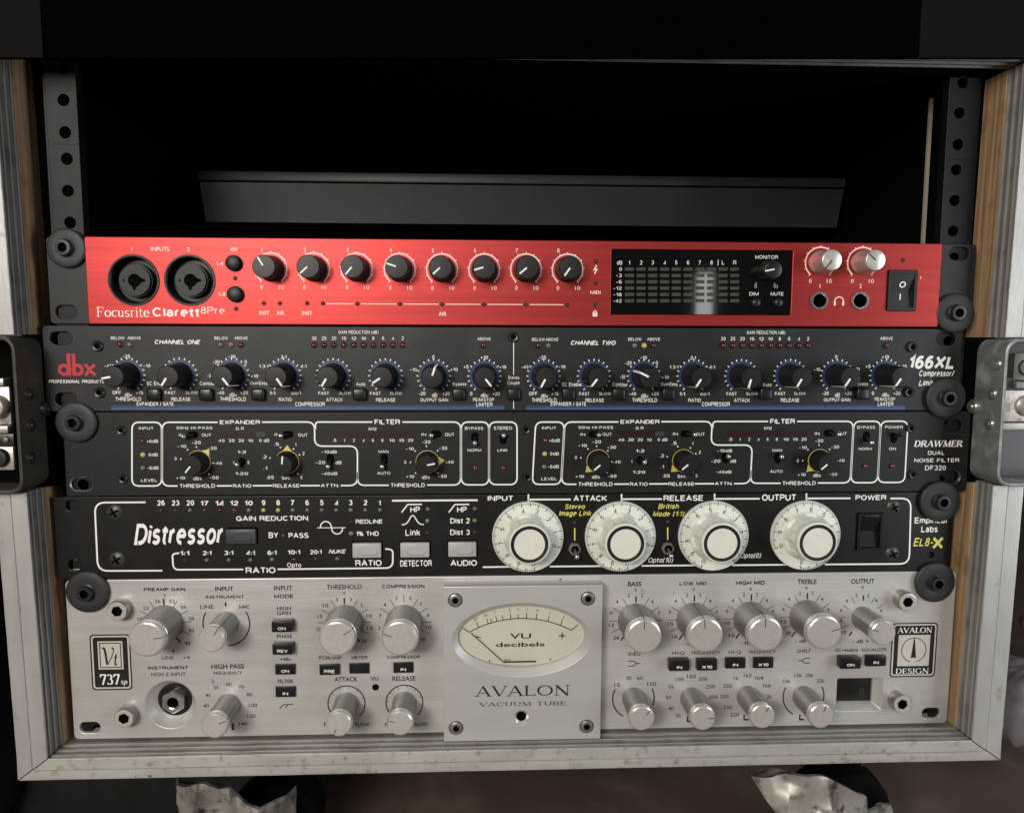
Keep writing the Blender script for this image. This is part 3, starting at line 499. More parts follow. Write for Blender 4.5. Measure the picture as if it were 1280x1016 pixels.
# castors under the case
def castor(cx, cy, flip, pts_px, label):
    ztop = ZB-AB-.2; q = MB(); q.box(cx-48, cx+44, cy-38, cy+38, ztop-2.6, ztop, 'shaded_zinc', .6)
    o = part('castor', q, case, label=label); base = Vector((0, 0, 0))
    def subm(name, q): return sub(name, q, o)
    # swivel fork: pressed sheet with sharp creases, its vertices measured on the photograph at their own depths
    f = MB(); pts, faces = pts_px; v = []
    for px, py, yy in pts: x, z = P(px, py, yy); v.append((x, yy, z))
    n = len(v); v += [(x, y+2.6, z-.4) for x, y, z in v]; f.add(v, [tuple(t) for t in faces]+[tuple(n+i for i in t[::-1]) for t in faces]+[(t[i], t[(i+1) % len(t)], n+t[(i+1) % len(t)], n+t[i]) for t in faces for i in range(len(t))], 'castor')
    me = mesh_of(f, 'fork', 0); bm = bmesh.new(); bm.from_mesh(me); bmesh.ops.remove_doubles(bm, verts=bm.verts[:], dist=1e-6); bmesh.ops.triangulate(bm, faces=bm.faces[:])
    for _ in range(3): bmesh.ops.subdivide_edges(bm, edges=bm.edges[:], cuts=1)
    bmesh.ops.triangulate(bm, faces=bm.faces[:])
    for w_ in bm.verts:
        c_ = w_.co/S; w_.co.y += S*(1.2*math.sin(c_.x*.30+c_.z*.21)+.8*math.sin(c_.x*.17-c_.z*.41+1)+.25*math.sin(c_.x*.9+c_.z*.8))
    bm.to_mesh(me); bm.free(); me.shade_smooth(); me.set_sharp_from_angle(angle=math.radians(50)); subm('fork', me)
    r = MB(); r.lathe([(0, 0), (27, 0), (29, 3), (29, 8), (24, 10.5), (0, 10.5)], 'shaded_zinc', 0, 0, 0, 32); r.v = [(cx+x, cy+z, ztop-2.6-9.5*(-y)/10.5) for x, y, z in r.v]; subm('swivel_race', r)
    w = MB(); w.lathe([(0, -14), (30, -14), (34, -11), (35, 0), (34, 11), (30, 14), (0, 14)], 'tyre', 0, 0, 0, 36); w.v = [(cx+(4 if flip > 0 else 26)+z*.2+x*.9, cy+22+y, ztop-76+z*.9) for x, y, z in w.v]; subm('wheel', w)
    for dx, dy in ((-38, -28), (36, -28), (-38, 28), (36, 28)):
        b = MB(); b.lathe([(0, 0), (4.6, 0), (5.2, 1), (5.2, 3), (3.2, 4.6), (2.6, 7.5), (0, 7.8)], 'steel', 0, 0, 0, 12); b.v = [(cx+dx+x, cy+dy+z, ztop-2.7+y) for x, y, z in b.v]; subm('bolt', b)
bx = thing('black_box', 'long black box standing on the floor behind the left castor, its left length standing in for floor shade', 'box', (-250, 130, ZF))
q = MB(); q.box(-620, P(398, 1000, 110)[0], 110, 330, ZF+.5, ZF+98, 'dark_fill', 2); part('box_body', q, bx)  # box carried on leftwards to blacken floor that is only in shade
castor(P(322, 990, 24)[0]-6, 34, 1, ([(219, 975, 6), (218, 984, -4), (246, 982, -12), (286, 984, -14), (296, 994, -8), (322, 1014, -12), (356, 996, 4), (368, 984, 22), (228, 1030, 4), (250, 1060, -4), (300, 1070, -6), (372, 1060, 26), (240, 980, 12), (282, 982, 12), (335, 1060, 0)], [(0, 1, 2, 12), (12, 2, 3, 13), (1, 8, 9, 2), (2, 9, 10, 3), (3, 10, 14, 5, 4), (5, 14, 11, 7, 6)]), 'left castor with dull pressed fork'); castor(P(1020, 975, 24)[0]+2, 34, -1, ([(940, 968, 8), (940, 971, -2), (962, 962, 2), (990, 968, -10), (1030, 972, -14), (1040, 975, -16), (1084, 996, -6), (1081, 1016, -4), (1078, 1070, 0), (958, 1000, -8), (980, 1030, -14), (1010, 1070, -14), (1042, 1030, -18), (1050, 1070, -14), (1112, 1004, 20), (1135, 1070, 26)], [(0, 1, 3, 2), (1, 9, 10, 3), (3, 10, 12, 5, 4), (10, 11, 13, 12), (5, 12, 7, 6), (12, 13, 8, 7), (7, 8, 15, 14)]), 'right castor with bright worn fork')
# added panel standing in for a dark overlay band across the top
LX0, LX1 = P(-60, 72.5, -19.5)[0], P(1340, 72.5, -19.5)[0]
za, zb_ = P(-60, 72.3, -19.5)[1], P(1340, 72.3, -19.5)[1]
overlay_band = thing('overlay_panel', 'added flat black panel with dark grey ends, standing in for a dark overlay band', 'panel', ((LX0+LX1)/2, -19.5, za))
def band_box(name, xa, xb, m, dy=0.):
    fz = lambda x: za+(zb_-za)*(x-LX0)/(LX1-LX0)
    q = MB(); v = [(x, y, fz(x)+t) for x in (xa, xb) for y in (-19.5-dy, -17.2+dy*.2) for t in (0, 80)]
    q.add(v, [(0, 1, 3, 2), (4, 6, 7, 5), (0, 4, 5, 1), (2, 3, 7, 6), (0, 2, 6, 4), (1, 5, 7, 3)], m); part(name, q, overlay_band, smooth=0)
xa, xb = P(52.5, 40, -19.5)[0], P(1150, 40, -19.5)[0]
band_box('panel_middle', xa+.1, xb-.1, 'overlay_band'); band_box('panel_end', LX0, xa, 'flat_grey', .4); band_box('panel_end', xb, LX1, 'flat_grey', .4)
# the metal panel standing deep inside the case
ib = thing('inner_panel', 'dark grey metal panel with a folded lip deep inside the case', 'panel', (0, 137, 28))
q = MB(); a = P(252, 229.5, 131); b = P(1052, 235, 131); c = P(258, 277, 137); d = P(1045.5, 285, 137)
x0, x1 = (a[0]+c[0])/2-.4, (b[0]+d[0])/2+.4; zt, zl = (a[1]+b[1])/2, (c[1]+d[1])/2
q.add([(x0-1, 131, zt), (x1+1, 131, zt), (x1, 137, zl), (x0, 137, zl), (x0-1, 320, zt), (x1+1, 320, zt), (x1, 320, zl), (x0, 320, zl)], [(0, 1, 2, 3), (4, 5, 6, 7), (0, 1, 5, 4), (3, 2, 6, 7), (0, 3, 7, 4), (1, 2, 6, 5)], 'innerbar'); part('panel_face', q, ib, smooth=0)
q = MB(); q.box(x0-1.2, x1+1.2, 129.4, 140, zt+.9, zt+7.2, 'innerbar', .5); part('lip', q, ib)
# ================================================================== ROOM
fl = MB(); ZF = ZB-AB-108
fl.add([(-1500, -900, ZF), (1500, -900, ZF), (1500, 2600, ZF), (-1500, 2600, ZF)], [(0, 1, 2, 3)], 'floor'); o = part('floor', fl, None, smooth=0, kind='structure')
wl = MB(); wl.box(-1500, 1500, 2600, 2620, ZF, 900, 'flat_grey'); part('back_wall', wl, None, smooth=0, kind='structure')
def blob(name, label, cat, c, r, sq, m, seed, amp=.16, extra=None):
    t = thing(name, label, cat, (c[0], c[1], c[2]-r*sq[2])); rnd = random.Random(seed); ph = [rnd.uniform(0, 6) for _ in range(8)]
    q = MB(); n, k = 56, 36; v = []
    for i in range(k+1):
        th = math.pi*i/k
        for j in range(n):
            a = 2*math.pi*j/n; d = 1+amp*(math.sin(3*a+ph[0]+2*th)*.5+math.sin(7*a+ph[1]+th*5)*.25+math.sin(13*a+th*2+ph[2])*.16+math.sin(5*th+ph[3])*.3)*math.sin(th)
            v.append((c[0]+r*sq[0]*d*math.sin(th)*math.cos(a), c[1]+r*sq[1]*d*math.sin(th)*math.sin(a), c[2]+r*sq[2]*d*math.cos(th)))
    q.add(v, [(i*n+j, (i+1)*n+j, (i+1)*n+(j+1) % n, i*n+(j+1) % n) for i in range(k) for j in range(n)], m); part(extra or 'body', q, t); return t
x, z = P(1292, 885, 120); blob('cloth_bundle', 'crumpled grey cloth bundle behind the lower right edge of the case', 'cloth', (x, 120, z), 34, (.8, 1, 1.05), 'cloth', 3, .22, 'folds')
x, z = P(1303, 780, 135); blob('red_bundle', 'small red fabric bundle just above the grey cloth', 'fabric', (x, 135, z), 13, (1, 1, 1), 'redcloth', 5, .15, 'folds')
x, z = P(-120, 820, 60); blob('shade_mass', 'added black mass standing in for shade beside the left side of the case', 'dark_fill', (x, 90, z-30), 105, (.42, 1, 1.2), 'dark_fill', 9, .10, 'body')  # added mass, black in place of the shade left of the case
# ================================================================== SHARED PIECES OF THE UNITS
U = 44.45
def lathe_mesh(name, prof, m, n=40, mod=None, extra=None):
    q = MB(); q.lathe(prof, m, n=n, mod=mod)
    if extra: extra(q)
    return mesh_of(q, name)
def ang(dx, dy): return -math.atan2(-dy, dx)       # photo direction -> rotation about y
def led(parent, px, py, r, m, y=0., label=None, cache={}):
    k = (round(r, 2), m)
    if k not in cache: cache[k] = lathe_mesh('led', [(r+.35, 0, 'bmatte'), (r+.3, .25, 'bmatte'), (r, .25, 'bmatte'), (r*.93, r*.45), (r*.7, r*.75), (r*.38, r*.93), (0, r)], m, 16)
    x, z = P(px, py, y); return part('led', cache[k], parent, (x, y, z), label=label)
def screw_head(parent, px, py, r, m, y=0., kind='hex', name='panel_screw', label=None, cache={}):
    k = (round(r, 2), m, kind)
    if k not in cache:
        q = MB()
        if kind == 'hex':
            q.lathe([(0, .5, 'deep'), (r*.48, .5, 'deep'), (r*.5, r*.42), (r*.78, r*.5), (r*.97, r*.3), (r, 0)], m, n=24)
        else:
            q.lathe([(0, r*.30), (r*.4, r*.28), (r*.8, r*.15), (r, 0)], m, n=24)
            for a in (.5, .5+math.pi/2):
                for s in (-1, 1):
                    c, d = math.cos(a), math.sin(a); w = r*.13; L = r*.62
                    q.add([(s*L*c-w*d, -r*.33, s*L*d+w*c), (s*L*c+w*d, -r*.33, s*L*d-w*c), (w*d, -r*.36, -w*c), (-w*d, -r*.36, w*c)], [(0, 1, 2, 3)], 'deep')
        cache[k] = mesh_of(q, name)
    x, z = P(px, py, y); return part(name, cache[k], parent, (x, y, z), label=label)
def rack_screw(px, py, rpx, label, cache={}):
    x, z = P(px, py, -2.4); r = rpx*ppm(px, py, -2.4)
    t = thing('rack_screw', label, 'rack screw', (x, 0, z), 'rack screws with black rubber washers')
    if 'w' not in cache:
        q = MB(); q.lathe([(3.2, 0), (10.0, 0), (10.5, .5), (10.5, 1.7), (10.0, 2.3), (9.5, 2.5), (6.0, 2.75), (4.6, 2.5), (3.2, 2.5)], 'rubber', n=56); cache['w'] = mesh_of(q, 'rubber_washer')
        q = MB(); q.lathe([(2.9, 0), (4.4, 2.5), (4.5, 3.0), (4.1, 3.2), (4.0, 5.0), (3.7, 5.4), (2.4, 5.45), (2.2, 5.2), (2.1, 3.0, 'deep'), (0, 2.9, 'deep')], 'boltblack', n=32, mod=None); cache['b'] = mesh_of(q, 'bolt_head')
    o = part('rubber_washer', cache['w'], t, (x, -.05, z)); o.scale = (r/10.5, 1, r/10.5)
    part('bolt_head', cache['b'], t, (x, -.05, z), rot=px)
    return t
def text_parts():
    """evaluate every string once, then return {key: (verts, faces)}"""
    bpy.context.view_layer.update(); dg = bpy.context.evaluated_depsgraph_get(); out = {}
    for k, o in GC.items():
        me = bpy.data.meshes.new_from_object(o.evaluated_get(dg)); v = np.zeros(len(me.vertices)*3); me.vertices.foreach_get('co', v)
        out[k] = (v.reshape(-1, 3)[:, :2], [tuple(p.vertices) for p in me.polygons]); bpy.data.meshes.remove(me)
    for o in GC.values(): bpy.data.objects.remove(o)
    return out
PRINTS = []
def newprint(parent, y, name='printed_lettering', font='s'): p = Print(y, font); PRINTS.append((p, name, parent)); return p
def chassis(u, z0, z1, x0=-219, x1=219, dep=230, top=True):
    q = MB(); q.box(x0, x1, 6.2, dep, z0+1, z1-1, 'deep' if not top else 'ear', .4); part('chassis', q, u)
def pline(pr, pts, w, m='white'):
    """polyline given in photo pixels"""
    pr.mb.ribbon([P(x, y, pr.y) for x, y in pts], w, m, pr.y-.03)
def rounded(pts, r, n=6):
    """round the corners of a pixel polyline"""
    out = [pts[0]]
    for i in range(1, len(pts)-1):
        a, b, c = [np.array(p, float) for p in (pts[i-1], pts[i], pts[i+1])]
        u = (a-b)/np.linalg.norm(a-b); v = (c-b)/np.linalg.norm(c-b); rr = min(r, np.linalg.norm(a-b)*.5, np.linalg.norm(c-b)*.5); p0, p1 = b+u*rr, b+v*rr
        for k in range(n+1):
            t = k/n; q = p0*(1-t)**2+b*2*t*(1-t)*1.0+p1*t*t
            out.append(tuple(q))
    out.append(pts[-1]); return out
# ================================================================== 1  RED AUDIO INTERFACE
ai = thing('audio_interface', 'red eight channel audio interface with two combo sockets and black level display', 'audio interface', (0, 0, -44))
Z1, Z0 = -.4, -43.9; RY = -2.0
ear_l = plate('rack_ear', rrect(-240.6, -219.8, Z0, Z1, 2), [slot(*P(83, 390), 10.8, 6.8), slot(*P(82, 310), 10.8, 6.8)], 0, 2.0, 'ear', ai, .3)
ear_r = plate('rack_ear', rrect(219.8, 240.6, Z0, Z1, 2), [slot(*P(1199, 317), 10.8, 6.8), slot(*P(1195, 391), 10.8, 6.8)], 0, 2.0, 'ear', ai, .3)
JK = [P(167.3, 350.3, RY), P(237.3, 350.3, RY)]; dsp = (P(764.3, 350, RY)[0], P(989.5, 350, RY)[0], P(880, 393, RY)[1], P(880, 313, RY)[1])
hpj = [P(1024, 376, RY), P(1074.7, 376, RY)]; psw = (P(1109, 363, RY)[0], P(1145.5, 363, RY)[0], P(1127, 388.5, RY)[1], P(1127, 338, RY)[1])
red = plate('front_panel', rrect(-220.6, 220.6, Z0, Z1, .8), [circ(*JK[0], 12.6, 40), circ(*JK[1], 12.6, 40), rrect(dsp[0]-.2, dsp[1]+.2, dsp[2]-.2, dsp[3]+.2, .4), rrect(psw[0], psw[1], psw[2], psw[3], .5), circ(*hpj[0], 4.2), circ(*hpj[1], 4.2)], RY, 4.4, 'red', ai, .35, 'brushed red anodised front panel')
chassis(ai, Z0, Z1)
pr = newprint(red, RY, font='b')
PW = 'pinkwhite'
for st, x, y, w, h in (('1', 164.5, 311, None, 5.2), ('INPUTS', 200, 311.3, 23, 5.2), ('2', 235.5, 311.8, None, 5.2), ('48V', 292.3, 311.8, 10, 5), ('1-4', 275, 329.5, 8, 5), ('5-8', 277.3, 367.8, 9, 5),
                       ('INST', 330.5, 391, 13, 5), ('AIR', 350.7, 391, 10, 5), ('INST', 384, 391.3, 13, 5), ('AIR', 553.3, 392.3, 10, 5.2), ('MIDI', 744.3, 365.3, 13, 5), ('1', 1025, 357.6, None, 5), ('2', 1075.6, 357.6, None, 5)):
    pr.T(st, x, y, w, h, PW, .022 if st in ('INPUTS', 'AIR', 'INST') else .012)
x0, zb = P(120.5, 395.8, RY); x1, zt = P(186.5, 384.0, RY); serif(pr.mb, 'Focusrite', x0, x1, zb, zt, 'white', RY, .95)
pr.T('Clarett', 219.9, 390.2, 58.5, 11.4, 'white', .032, font='s'); pr.T('8Pre', 266, 388, 30, 8.6, 'white', -.004, font='s')
def knob_scale(cx, cy, r, pr, a0=-50, a1=230, m=PW, w=.75, n=10):
    x, z = P(cx, cy, pr.y); pr.mb.arc(x, z, r, a0, a1, w, m, pr.y-.03)
    for i in range(n+1): pr.mb.tick(x, z, a0+(a1-a0)*i/n, r-.2, r+1.0, .45, m, pr.y-.035)
def iknob_extra(q, h, r, m='white'):
    q.box(r*.08, r*.98, -h-.12, -h+.3, -.42, .42, m)
ik = lathe_mesh('gain_knob', [(6.6, 0), (6.5, 1.0), (5.9, 2.2), (5.75, 12.0), (5.3, 12.6), (0, 12.8)], 'softblack', 40, extra=None)
pt_i = MB(); pt_i.box(.4, 5.2, -13.0, -12.5, -.42, .42, 'white', .1); pt_i = mesh_of(pt_i, 'knob_pointer')
GK = [(339, 336, -24, -40), (392.5, 336, -33, 30), (446, 336.2, -30, 35), (499.7, 336.6, -45, -15), (552.6, 337, -36, 33), (605.3, 337, -45, 13), (657.5, 337, -45, 38), (709.5, 337.2, -32, 45)]
for i, (cx, cy, dx, dy) in enumerate(GK):
    x, z = P(cx, cy, RY); k = part('gain_knob', ik, ai, (x, RY, z), ang(dx, dy)); sub('knob_pointer', pt_i, k)
    knob_scale(cx, cy, 7.9, pr)
    pr.T(str(i+1), cx-11.5, cy-23.8, None, 5, PW); pr.T('0', cx-12, cy+23, None, 5, PW); pr.T('10', cx+12.5, cy+23, 6.5, 5, PW)
for px, py, m in ((330, 379, 'led_brown'), (350, 379, 'led_brown'), (384, 379, 'led_brown'), (403.7, 379.3, 'led_brown'), (447, 379.8, 'led_brown'), (500, 380, 'led_brown'), (552.6, 380.3, 'led_brown'), (605, 380.6, 'led_brown'), (657.5, 380.8, 'led_brown'), (709, 381, 'led_brown'),
                  (294, 348, 'led_brown'), (295.3, 386, 'led_brown'), (745, 326.3, 'led_brown'), (744.6, 353.6, 'led_brown'), (744, 380.5, 'led_brown'), (1129, 325.5, 'led_brown')):
    led(ai, px, py, .82, m, RY)
xs = [403.7, 447, 500, 552.6, 605, 657.5, 709]
for a, b in zip(xs[:-1], xs[1:]): pline(pr, [(a+4.5, 379.6+(a-403)*.0045), (b-4.5, 379.6+(b-403)*.0045)], .45, PW)
pline(pr, [(745.8, 331.5), (742.8, 337.2), (746, 336.6), (743.2, 342.5)], .7, PW)                     # lightning
x, z = P(743.7, 393, RY); pr.mb.rect(x-1.25, x+1.25, z-1.1, z+1.0, PW, RY-.03); pr.mb.arc(x, z+1.0, .85, 0, 180, .5, PW, RY-.04)    # padlock
x, z = P(1048.8, 377, RY); pr.mb.arc(x, z, 2.4, -15, 195, .6, PW, RY-.03)
for s in (-1, 1): pr.mb.rect(x+s*2.25-.55, x+s*2.25+.55, z-2.1, z+.2, PW, RY-.04)
x, z = P(1150.8, 347, RY); pr.mb.rect(x-.2, x+.2, z-.7, z+.7, PW, RY-.03)
bm_ = lathe_mesh('push_button', [(4.3, 0, 'deep'), (4.25, .3, 'deep'), (3.85, .3), (3.8, 2.6), (3.4, 3.2), (2.2, 3.6), (0, 3.75)], 'softblack', 32)
for px, py in ((293, 329.2), (295, 368)):
    x, z = P(px, py, RY); part('push_button', bm_, ai, (x, RY, z))
# combo sockets
def combo():
    q = MB(); q.lathe([(12.9, .5), (12.7, .9), (11.9, .9), (11.3, .2), (11.2, -5), (10.6, -5.5), (8.6, -5.5), (8.5, 0-2.2), (8.3, -2.0), (0, -2.0)], 'jackblack', n=56); return mesh_of(q, 'combo_socket')
def combo_face():
    # inner disc with a three lobed opening
    n = 72; o = []; h = []
    for i in range(n):
        a = 2*math.pi*i/n; o.append((7.7*math.cos(a), 7.7*math.sin(a)))
        r = 3.3
        for l, am in ((0.0, 2.3), (math.radians(-95), 1.9)): r = max(r, 3.3+am*math.exp(-((a-l+math.pi) % (2*math.pi)-math.pi)**2/.05))
        h.append((r*math.cos(a), r*math.sin(a)))
    q = MB(); v = [(a, -2.15, b) for a, b in o]+[(a, -2.15, b) for a, b in h]+[(a, 3.5, b) for a, b in h]+[(a, 0, b) for a, b in o]
    f = [(i, (i+1) % n, n+(i+1) % n, n+i) for i in range(n)]+[(n+i, n+(i+1) % n, 2*n+(i+1) % n, 2*n+i) for i in range(n)]+[(i, (i+1) % n, 3*n+(i+1) % n, 3*n+i) for i in range(n)]
    q.add(v, f, 'jackgrey'); q.add([(a, -2.1+.6, b) for a, b in h], [tuple(range(n))], 'deep')
    for i in range(3): a = math.radians((180, 60, -60)[i]); 
    q.disc(-5.4, -.1, .55, 'deep', -2.25, 12)
    return mesh_of(q, 'socket_face')
cm, cf = combo(), combo_face()
for x, z in JK: k = part('combo_socket', cm, ai, (x, RY+.3, z)); sub('socket_face', cf, k, (0, 2.6, 0))
# display
q = MB(); q.box(dsp[0], dsp[1], RY+.45, 3, dsp[2], dsp[3], 'glass'); disp = part('level_display', q, ai, label='glossy black level meter window')
sg = MB(); sg.box(-2.35, 2.35, -.06, 0, -.85, .85, 'seg'); sg = mesh_of(sg, 'meter_segment', 0)
dpr = newprint(disp, RY+.42, 'display_lettering')
cols = [786.8, 801.3, 815.9, 830.7, 845.3, 860.1, 874.8, 889.4, 903.8, 918.4]
for i, cx in enumerate(cols):
    for j, cy in enumerate((336.4, 344.4, 352.3, 360.1, 368, 375.9)):
        x, z = P(cx, cy, RY+.4); sub('meter_segment', sg, disp, (x, RY+.42, z))
    dpr.T('12345678LR'[i], cx, 328.3, None, 5, 'offwhite')
for t, y in zip(('0', '-3', '-6', '-12', '-18', '-42'), (336.4, 344.4, 352.3, 360.1, 368, 375.9)): dpr.T(t, 777.6-len(t)*1.9, y, len(t)*3.4, 4.4, 'offwhite')
dpr.T('dB', 774.5, 328.5, 6.5, 5, 'offwhite'); dpr.T('|', 897.6, 328.3, .8, 7, 'offwhite')
dpr.T('MONITOR', 958.3, 321.5, 28.5, 5.4, 'offwhite'); dpr.T('0', 944.6, 358, None, 4.6, 'dimwhite'); dpr.T('10', 969.3, 358, 6, 4.6, 'dimwhite'); dpr.T('DIM', 942.5, 367.2, 11.5, 4.8, 'offwhite'); dpr.T('MUTE', 971.2, 367.2, 16, 4.8, 'offwhite')
mk = lathe_mesh('monitor_knob', [(5.4, 0), (5.3, .8), (4.9, 1.6), (4.7, 9), (4.4, 9.8), (3.8, 10), (0, 10.1)], 'bplastic', 40)
x, z = P(957.5, 339, RY); k = part('monitor_knob', mk, ai, (x, RY+.4, z), ang(-115, 23), label='glossy black monitor knob'); q = MB(); q.box(-.4, 4.5, -10.4, -10.0, -.36, .36, 'white', .08); sub('knob_pointer', q, k)
dpr.mb.tick(x, z, 232, 7.4, 9, .35, 'dimwhite', RY+.39); dpr.mb.tick(x, z, -52, 7.4, 9, .35, 'dimwhite', RY+.39)
db = lathe_mesh('display_button', [(2.7, 0), (2.6, .9), (2.1, 1.7), (1.2, 2.1), (0, 2.2)], 'bplastic', 24)
for px, py in ((944.5, 378.5), (972.3, 378.5)): x, z = P(px, py, RY); part('display_button', db, ai, (x, RY+.4, z))
# headphone knobs and sockets
hk = lathe_mesh('headphone_knob', [(6.1, 0), (6.15, .8), (5.9, 1.6), (5.6, 2.6), (5.35, 12.2, 'champagne'), (5.0, 12.9, 'knob_cap'), (4.6, 13.1, 'knob_cap'), (0, 12.8, 'knob_cap')], 'champagne', 44)
hp = MB(); hp.box(.2, 5.1, -13.15, -12.6, -.28, .28, 'black'); hp = mesh_of(hp, 'knob_pointer')
for i, (cx, cy, dx, dy) in enumerate(((1025.3, 328.3, -45, 58), (1077.9, 328.5, -63, -53))):
    x, z = P(cx, cy, RY); k = part('headphone_knob', hk, ai, (x, RY, z), ang(dx, dy), label='silver pink headphone level knob'); sub('knob_pointer', hp, k); knob_scale(cx, cy, 7.9, pr)
    pr.T('0', cx-12.5, cy+23, None, 5, PW); pr.T('10', cx+11.3, cy+23, 6.5, 5, PW)
hj = lathe_mesh('headphone_socket', [(4.9, 0), (4.8, .5), (4.5, .9), (3.7, .9), (3.4, .5), (3.3, -3.5, 'deep'), (0, -3.5, 'deep')], 'chrome', 36)
for x, z in hpj: part('headphone_socket', hj, ai, (x, RY, z))
def rocker(parent, x0, x1, z0, z1, y, name='power_switch', marks=True, m='bplastic', label=None):
    q = MB(); w = 1.5
    o = rrect(x0, x1, z0, z1, .5, 2); i = rrect(x0+w, x1-w, z0+w*1.1, z1-w*1.1, .3, 2); n = len(o)
    q.add([(a, y+.1, b) for a, b in o]+[(a, y-.9, b) for a, b in o]+[(a, y-.9, b) for a, b in i]+[(a, y+4, b) for a, b in i], [(j+n*k, (j+1) % n+n*k, (j+1) % n+n*(k+1), j+n*(k+1)) for k in range(3) for j in range(n)], 'bmatte' if m == 'bplastic' else m); f = part(name, q, parent, label=label)
    a, b, c, d = x0+w+.15, x1-w-.15, z0+w*1.1+.15, z1-w*1.1-.15; mz = (c+d)/2; r = MB()
    r.add([(a, y-.9, d), (b, y-.9, d), (b, y+1.4, mz), (a, y+1.4, mz), (b, y+.6, c), (a, y+.6, c), (a, y+4, d), (b, y+4, d), (b, y+4, c), (a, y+4, c)], [(0, 1, 2, 3), (3, 2, 4, 5), (0, 1, 7, 6), (5, 4, 8, 9), (0, 3, 5, 9, 6), (1, 2, 4, 8, 7)], m)
    rk = sub('rocker', mesh_of(r, 'rocker', 20), f)
    return f, rk, (a, b, c, d, mz)
f, rk, (a, b, c, d, mz) = rocker(ai, psw[0]+.1, psw[1]-.1, psw[2]+.1, psw[3]-.1, RY)
k = MB(); cx = (a+b)/2+.6
def on_rocker(x, z): t = (z-mz)/(d-mz) if z > mz else (mz-z)/(mz-c); return (x, (RY+1.4-2.3*t if z > mz else RY+1.4-.8*t)-.05, z)
v = []
for i in range(24):
    t = 2*math.pi*i/24
    for r_ in ((1.75, 1.6), (1.1, .95)): v.append(on_rocker(cx+r_[0]*math.cos(t), mz+3.2+r_[1]*math.sin(t)))
k.add(v, [(2*i, 2*i+1, (2*i+3) % 48, (2*i+2) % 48) for i in range(24)], 'white')
k.add([on_rocker(cx-.9, mz-1.6), on_rocker(cx-.3, mz-1.6), on_rocker(cx-.5, mz-4.8), on_rocker(cx-1.1, mz-4.8)], [(0, 1, 2, 3)], 'white'); sub('switch_marks', mesh_of(k, 'switch_marks', 0), f)
# ================================================================== 2  GREY-BLACK COMPRESSOR
co = thing('compressor', 'charcoal two channel compressor with blue stripe and red logo under the red unit', 'compressor', (0, 0, -88.6))
X0, X1 = P(54, 440)[0], P(1202.5, 440)[0]; Z1, Z0 = -44.75, -88.7
pan = plate('front_panel', rrect(X0, X1, Z0, Z1, 2.2), [slot(*P(76, 423), 11, 6.6), slot(*P(82, 499), 11, 6.6), slot(*P(1182.5, 424), 10.5, 6.6), slot(*P(1184, 497.5), 10.5, 6.6)], 0, 3, 'dbx', co, .35)
chassis(co, Z0, Z1); pr = newprint(pan, 0.)
def TT(L, m='offwhite', b=.018, sh=0.):
    for e in L: pr.T(e[0], e[1], e[2], e[3], e[4], m, b, sh)
# red logo: two ringed letters and a cross shaped one
for cx in (80, 97):
    x, z = P(cx, 462.2, 0); pr.mb.arc(x, z, 2.25, 0, 360, 1.7, 'redp', -.03, 32)
xa, za = P(88.8, 442, 0); _, zb = P(88.8, 469.5, 0)
pr.mb.rect(xa-2.3, xa-.5, zb, za, 'redp', -.04); pr.mb.rect(xa+.2, xa+2.0, zb, za, 'redp', -.045)
x, z = P(112.9, 462.2, 0)
for s in (-1, 1): pr.mb.ribbon([(x-2.3, z-s*2.7), (x-.5, z-s*.2), (x-.5, z+s*.2), (x+2.5, z+s*2.7)], 1.5, 'redp', -.05-.01*s)
pr.mb.rect(x-2.9, x-1.3, z+1.6, z+3.1, 'redp', -.07); pr.mb.rect(x-2.9, x-1.3, z-3.1, z-1.6, 'redp', -.075)
pr.T('PROFESSIONAL PRODUCTS', 95.8, 476.8, 70, 5.2, 'white', .03, .3)
pr.T('CHANNEL ONE', 222, 427.5, 57, 7, 'white', .035, .3); pr.T('CHANNEL TWO', 741.7, 428.5, 56, 7, 'white', .035, .3)
pr.T('166XL', 1164.8, 451.7, 54, 18.5, 'white', .05, .22); pr.T('Compressor/', 1171, 467.2, 44, 8.6, 'white', .03, .25); pr.T('Limiter', 1161, 478.8, 25, 7.2, 'white', .03, .25)
for px, py in ((122.5, 432.5), (125, 490.5), (1139.5, 433.7), (1135.5, 490)): screw_head(co, px, py, 2.9, 'boltblack')
screw_head(co, 641.8, 421.3, 2.8, 'dark_steel')
dk = MB(); dk.lathe([(6.5, .0), (6.4, .6), (6.1, 1.2), (5.9, 2), (5.5, 14.2), (5.0, 14.9), (0, 15.1)], 'softblack', n=44); dk = mesh_of(dk, 'control_knob')
dp = MB(); dp.box(.9, 5.3, -15.35, -14.6, -.5, .5, 'white', .12); dp.add([(5.3, -15.2, .5), (5.3, -15.2, -.5), (5.85, -14.2, -.55), (5.85, -14.2, .55), (6.6, -1.4, -.55), (6.6, -1.4, .55), (6.0, -14.2, .0)], [(0, 1, 2, 3), (3, 2, 4, 5)], 'white'); dp = mesh_of(dp, 'knob_pointer')
K1 = [(159.5, 468.7), (225, 468.7), (290, 468.7), (355, 469), (416.8, 469.3), (482, 469.5), (542.2, 469.8), (605.5, 470)]
K2 = [(679.5, 470), (742.2, 470), (804.5, 470), (866.7, 470), (926.2, 470), (987.4, 469.8), (1045.8, 469.6), (1107, 469.4)]
D1 = [(-45, 8), (-23, 36), (28, 38), (25, 38), (-23, 38), (-38, 25), (20, -60), (33, 42)]
D2 = [(-17, 33), (-23, 30), (-45, -22), (-20, 33), (-10, 38), (-18, 33), (-19, 30), (-20, 30)]
